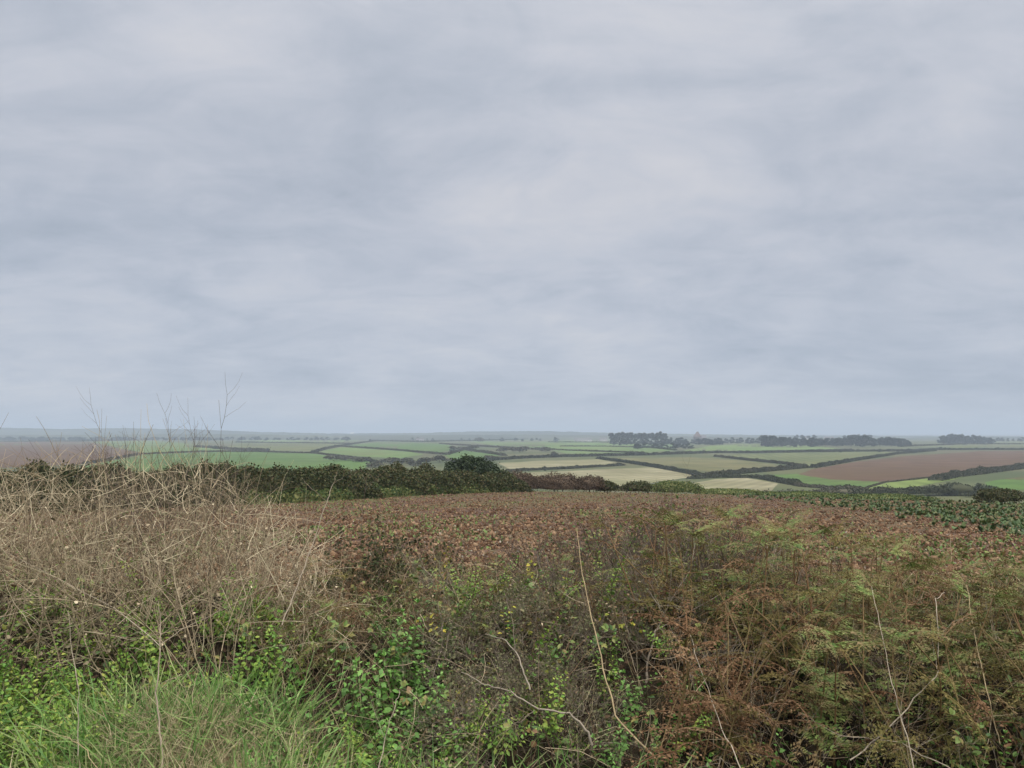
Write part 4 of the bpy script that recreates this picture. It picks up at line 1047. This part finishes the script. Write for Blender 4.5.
px_stem('straw_stem', 'long straw coloured stem leaning up in front of the middle of the field', [(655, 758, 3.0), (617, 719, 3.1), (606, 680, 3.2), (592, 620, 3.35), (582, 570, 3.5), (577, 528, 3.6)], .0060, .0022, MT['straw'])
px_stem('pale_sapling', 'pale leafless sapling forking near its top in front of the left hedge', [(282, 625, 3.55), (300, 578, 3.65), (314, 540, 3.75), (327, 502, 3.80), (333, 484, 3.85), (338, 470, 3.85)], .0052, .0016, MT['palestem'], 'sapling',
        [([(327, 502, 3.80), (318, 494, 3.75), (308, 486, 3.75), (302, 477, 3.75)], .003, .001), ([(314, 540, 3.75), (322, 528, 3.85), (338, 514, 3.95), (352, 505, 3.95)], .0024, .0008), ([(300, 578, 3.65), (290, 556, 3.55), (283, 540, 3.55), (280, 520, 3.55)], .0026, .0008), ([(333, 484, 3.85), (342, 478, 3.85), (347, 466, 3.85)], .0016, .0006)])
px_stem('dead_hogweed', 'bleached upright stalk with spreading side stems at the lower left', [(164, 775, 3.0), (160, 735, 3.05), (156, 690, 3.1), (161, 650, 3.15), (160, 622, 3.2), (159, 600, 3.2)], .0062, .0020, MT['palestem'], 'stalk',
        [([(161, 646, 3.15), (120, 612, 3.4), (60, 580, 3.7), (0, 548, 3.9)], .0034, .0012), ([(160, 644, 3.15), (185, 628, 3.3), (219, 612, 3.5), (262, 588, 3.7)], .0030, .001), ([(161, 650, 3.15), (140, 632, 3.1), (118, 640, 3.1), (95, 655, 3.1)], .0024, .0008), ([(157, 690, 3.1), (150, 672, 3.05), (152, 660, 3.05)], .002, .001)])
px_stem('dead_branch', 'grey crooked branch lying across the twigs at the bottom centre', [(592, 745, 3.1), (585, 728, 3.12), (569, 714, 3.15), (536, 709, 3.15), (512, 693, 3.2), (486, 686, 3.25), (462, 672, 3.3)], .0075, .0025, MT['greytwig'], 'branch',
        [([(536, 709, 3.15), (520, 722, 3.1), (500, 728, 3.1)], .003, .001), ([(512, 693, 3.2), (505, 680, 3.2), (480, 676, 3.3)], .003, .001)])
px_stem('dead_branch', 'snapped grey twig slanting down above the crooked branch', [(530, 690, 3.25), (522, 668, 3.3), (516, 652, 3.35), (505, 640, 3.4), (486, 632, 3.5)], .0058, .0022, MT['greytwig'], 'branch',
        [([(516, 652, 3.35), (512, 620, 3.4), (504, 590, 3.5)], .003, .001)])
px_stem('thorn_shrub', 'gnarled grey trunk of a thorn with low forked limbs', [(648, 730, 3.6), (644, 695, 3.7), (648, 660, 3.75), (656, 630, 3.8), (668, 605, 3.9)], .013, .005, MT['greytwig'], 'shrub',
        [([(648, 660, 3.75), (630, 640, 3.7), (622, 610, 3.75)], .006, .002), ([(656, 630, 3.8), (690, 612, 3.8), (720, 595, 3.9), (724, 590, 3.9)], .006, .002), ([(668, 605, 3.9), (672, 570, 4), (664, 530, 4.1), (660, 500, 4.1)], .004, .0012), ([(668, 605, 3.9), (690, 570, 4), (700, 520, 4.2)], .004, .0012)])
px_stem('straw_stem', 'long thin pale stem crossing the bracken from the lower right edge upward', [(914, 770, 3.0), (900, 715, 3.1), (890, 680, 3.15), (880, 630, 3.25), (870, 586, 3.4)], .0036, .0014, MT['palestem'])
px_stem('forked_stem', 'bent pale stem with an elbow standing in the bracken at the right', [(850, 760, 3.1), (880, 735, 3.15), (908, 707, 3.2), (937, 672, 3.25), (938, 630, 3.3), (934, 600, 3.35), (944, 592, 3.4)], .0042, .0020, MT['palestem'], 'stem',
        [([(937, 668, 3.25), (932, 640, 3.3), (930, 622, 3.3)], .0016, .0008), ([(938, 640, 3.3), (952, 622, 3.3), (968, 618, 3.3)], .0018, .0006)])
px_stem('straw_stem', 'thin pale stem slanting from the thorn shrub to the bottom edge', [(742, 772, 2.95), (722, 730, 3.1), (704, 680, 3.2), (690, 636, 3.35)], .0036, .0014, MT['palestem'])
px_stem('straw_stem', 'long thin stem lying over the ferns at the lower right', [(956, 772, 2.95), (900, 742, 3.1), (840, 735, 3.1), (800, 712, 3.2)], .0030, .0012, MT['palestem'])
px_stem('straw_stem', 'yellow brown upright fern stem in the right hand bracken', [(1000, 745, 3.2), (988, 700, 3.25), (975, 640, 3.35), (966, 585, 3.5)], .0034, .0018, MT['straw'])
px_stem('straw_stem', 'pale grass stem bowing over the lower left corner', [(105, 775, 2.9), (82, 745, 2.95), (60, 735, 2.95), (32, 724, 3.0)], .0028, .0012, MT['straw'])
px_stem('straw_stem', 'upright pale stem left of the bleached stalk', [(80, 775, 2.95), (79, 730, 3.0), (80, 690, 3.0), (72, 650, 3.1), (70, 610, 3.15)], .0030, .0012, MT['palestem'])
px_stem('dead_hogweed', 'short pale stalk with crooked tips in the green nettles', [(376, 775, 2.95), (386, 740, 3.0), (394, 710, 3.0), (400, 690, 3.05)], .0034, .0016, MT['palestem'], 'stalk',
        [([(386, 740, 3.0), (375, 715, 3.0), (370, 695, 3.0)], .0018, .0008), ([(394, 712, 3.0), (410, 725, 3.0), (420, 715, 3.0)], .0016, .0008), ([(380, 760, 2.95), (400, 745, 2.95), (415, 735, 2.95)], .0018, .0008)])
px_stem('dark_twig', 'dark bare twig with a leafy tip standing in front of the left hedge', [(360, 545, 4.6), (362, 510, 4.6), (366, 480, 4.6), (372, 462, 4.6)], .003, .001, MT['darktwig'], 'twig',
        [([(362, 505, 4.6), (352, 485, 4.6), (350, 470, 4.6)], .0016, .0007), ([(364, 492, 4.6), (378, 476, 4.6), (388, 470, 4.6)], .0016, .0007), ([(366, 480, 4.6), (360, 470, 4.6), (362, 460, 4.6)], .0014, .0006)])
# loose long stems, each with its own lean
loose = dead_meshes(MT['palestem'], 6, 1200, .8, sub=1, r0=.0015, lean=.4)
for i in range(80):
    px = g.uniform(640, 1090); Y = g.uniform(2.95, 4.4)
    place_mesh('thin_stem', loose, px, Y, g.uniform(.5, .85), g, 'thin pale dead stalk standing among the bracken on the right', 'dead stalk', 'pale stalks in the bracken', .3)
for i in range(26):
    px = g.uniform(180, 440); Y = g.uniform(2.9, 3.8)
    place_mesh('thin_stem', loose, px, Y, g.uniform(.3, .55), g, 'thin pale dead stalk among the grass and nettles at the lower left', 'dead stalk', 'pale stalks in the grass', .4)
mid_dead = dead_meshes(MT['brownstem'], 6, 1300, .6, sub=3, r0=.0022, lean=.35, husk=30)
for i in range(170):
    px = g.uniform(310, 700); Y = g.uniform(3.9, 5.9)
    place_mesh('brown_stalk', mid_dead, px, Y, g.uniform(.5, .85), g, 'brown branching dead stalk in the middle of the hedge', 'dead stalk', 'brown stalks in the middle hedge', .35)

fstem = []
for q in range(5):
    gg = np.random.default_rng(1400 + q); m_ = MB(); tube(m_, curve((0, 0, -.05), (gg.normal() * .12, gg.normal() * .12, 1), .75, 9, (gg.normal() * .4, gg.normal() * .4, 0), .05, gg), np.linspace(.0030, .0012, 9), 4)
    for w in range(4): tube(m_, curve((0, 0, .3 + .1 * w), (gg.normal(), gg.normal(), .6), gg.uniform(.06, .16), 4, (0, 0, -.6), .15, gg), np.linspace(.0012, .0006, 4), 3)
    fstem.append(m_.mesh('fern_stem', MT['fernstem']))
for i in range(130):
    px = g.uniform(590, 1100); Y = g.uniform(3.1, 5.2); tz = at(px, 545 + g.uniform(0, 60), Y)[2]
    place_mesh('fern_stem', fstem, px, Y, np.clip((tz - base_at(px, Y)[2]) / .7, .4, 1.1), g, 'bare brown bracken stem standing among the ferns', 'fern stem', 'bare bracken stems', .14)
# --- grass, low leaves and litter: stuff
BL_V = [(-.5, 0, 0), (.5, 0, 0), (-.46, .38, .03), (.46, .38, .03), (-.34, .68, -.04), (.34, .68, -.04), (0, .92, -.34)]
BL_F = [(0, 1, 3, 2), (2, 3, 5, 4), (4, 5, 6)]
def grass(name, mat, label, spots, n, lmin, lmax, wid=.0035, lean=.5, clump=False):
    mb = MB()
    px = np.empty(n); Y = np.empty(n)
    w = np.array([s[4] for s in spots], float); k = g.choice(len(spots), n, p=w / w.sum())
    for q, (a, b_, c_, d_, _) in enumerate(spots):
        m_ = k == q; px[m_] = g.uniform(a, b_, m_.sum()); Y[m_] = g.uniform(c_, d_, m_.sum())
    X = (px - 512) / F * Y
    cl = np.array([mnoise.noise((a * 3.2, b_ * 3.2, 4)) for a, b_ in zip(X, Y)])
    if clump:
        ok = cl + g.normal(0, .12, n) > -.08; X, Y, cl = X[ok], Y[ok], cl[ok]; n = len(X)
    L_ = g.uniform(lmin, lmax, n) * (1 + .5 * cl)
    d = np.stack([g.normal(size=n) * lean + .25, g.normal(size=n) * lean - .1, np.ones(n)], -1)
    fr = frames(d, g.normal(size=(n, 3)))
    S = np.stack([np.full(n, wid) * g.uniform(.6, 1.5, n), L_, L_], -1)
    stamp(mb, BL_V, BL_F, fr * S[:, None, :], np.stack([X, Y, bank_z(X, Y) - .01], -1))
    tag(mb.build(name, mat), label, 'grass', kind='stuff')
grass('green_grass', MT['grass'], 'long green grass at the foot of the bank on the lower left', [(85, 300, 2.7, 3.55, 3), (-330, 120, 2.7, 3.3, 1.6), (290, 420, 2.7, 3.1, .5), (420, 640, 2.7, 3.1, .4)], 10000, .16, .42, .0068, .85, True)
grass('dry_grass', MT['drygrass'], 'straw coloured dry grass mixed through the green at the lower left', [(125, 250, 2.65, 3.4, 5), (85, 320, 2.65, 3.4, 2.5), (-80, 400, 2.8, 4.4, .8), (330, 1380, 3.2, 5.9, 2.4)], 13000, .14, .40, .0027, .9)
grass('field_edge_grass', MT['drygrass'], 'sparse dry grass where the hedge meets the bare field', [(200, 1450, 5.4, 6.9, 1)], 4600, .12, .3, .003, .6)
grass('hedge_grass', MT['weed'], 'green and yellow grass growing through the back of the hedge', [(280, 1450, 4.0, 6.6, 1)], 4200, .14, .34, .0035, .6)
n = 26000; X = g.uniform(-5.2, 5.2, n); Y = g.uniform(2.5, 6.6, n); mb = MB()
stamp(mb, LEAF_V, LEAF_F, rot_rand(n, g) * g.uniform(.015, .04, n)[:, None, None], np.stack([X, Y, bank_z(X, Y) + np.abs(g.normal(0, .05, n)) + .03], -1))
tag(mb.build('leaf_litter', MT['litter']), 'dead leaves and debris lying under the hedge plants', 'leaf litter', kind='stuff')
n = 16000; X = g.uniform(-5.2, 5.2, n); Y = g.uniform(2.5, 6.2, n); mb = MB()
w = np.array([mnoise.noise((a * 1.4, b_ * 1.6, 8)) for a, b_ in zip(X, Y)]); ok = w > -.05; X, Y = X[ok], Y[ok]; n = len(X)
d = g.normal(size=(n, 3)); d[:, 2] = np.abs(d[:, 2]) * .5
stamp(mb, LEAF_V, LEAF_F, frames(d) * g.uniform(.02, .042, n)[:, None, None], np.stack([X, Y, bank_z(X, Y) + np.abs(g.normal(0, .09, n)) + .03], -1))
tag(mb.build('ground_cover', MT['bramble']), 'low green leaves carpeting the bank under the hedge plants', 'ground cover', kind='stuff')

# plants modelled but never planted are dropped
for v_ in list(BR.values()):
    for o in v_:
        if o.name in first:
            for k_ in kids(o): bpy.data.objects.remove(k_)
            bpy.data.objects.remove(o)
for v_ in list(PT.values()):
    for o in v_:
        if o.name in fresh:
            for k_ in kids(o): bpy.data.objects.remove(k_)
            bpy.data.objects.remove(o)
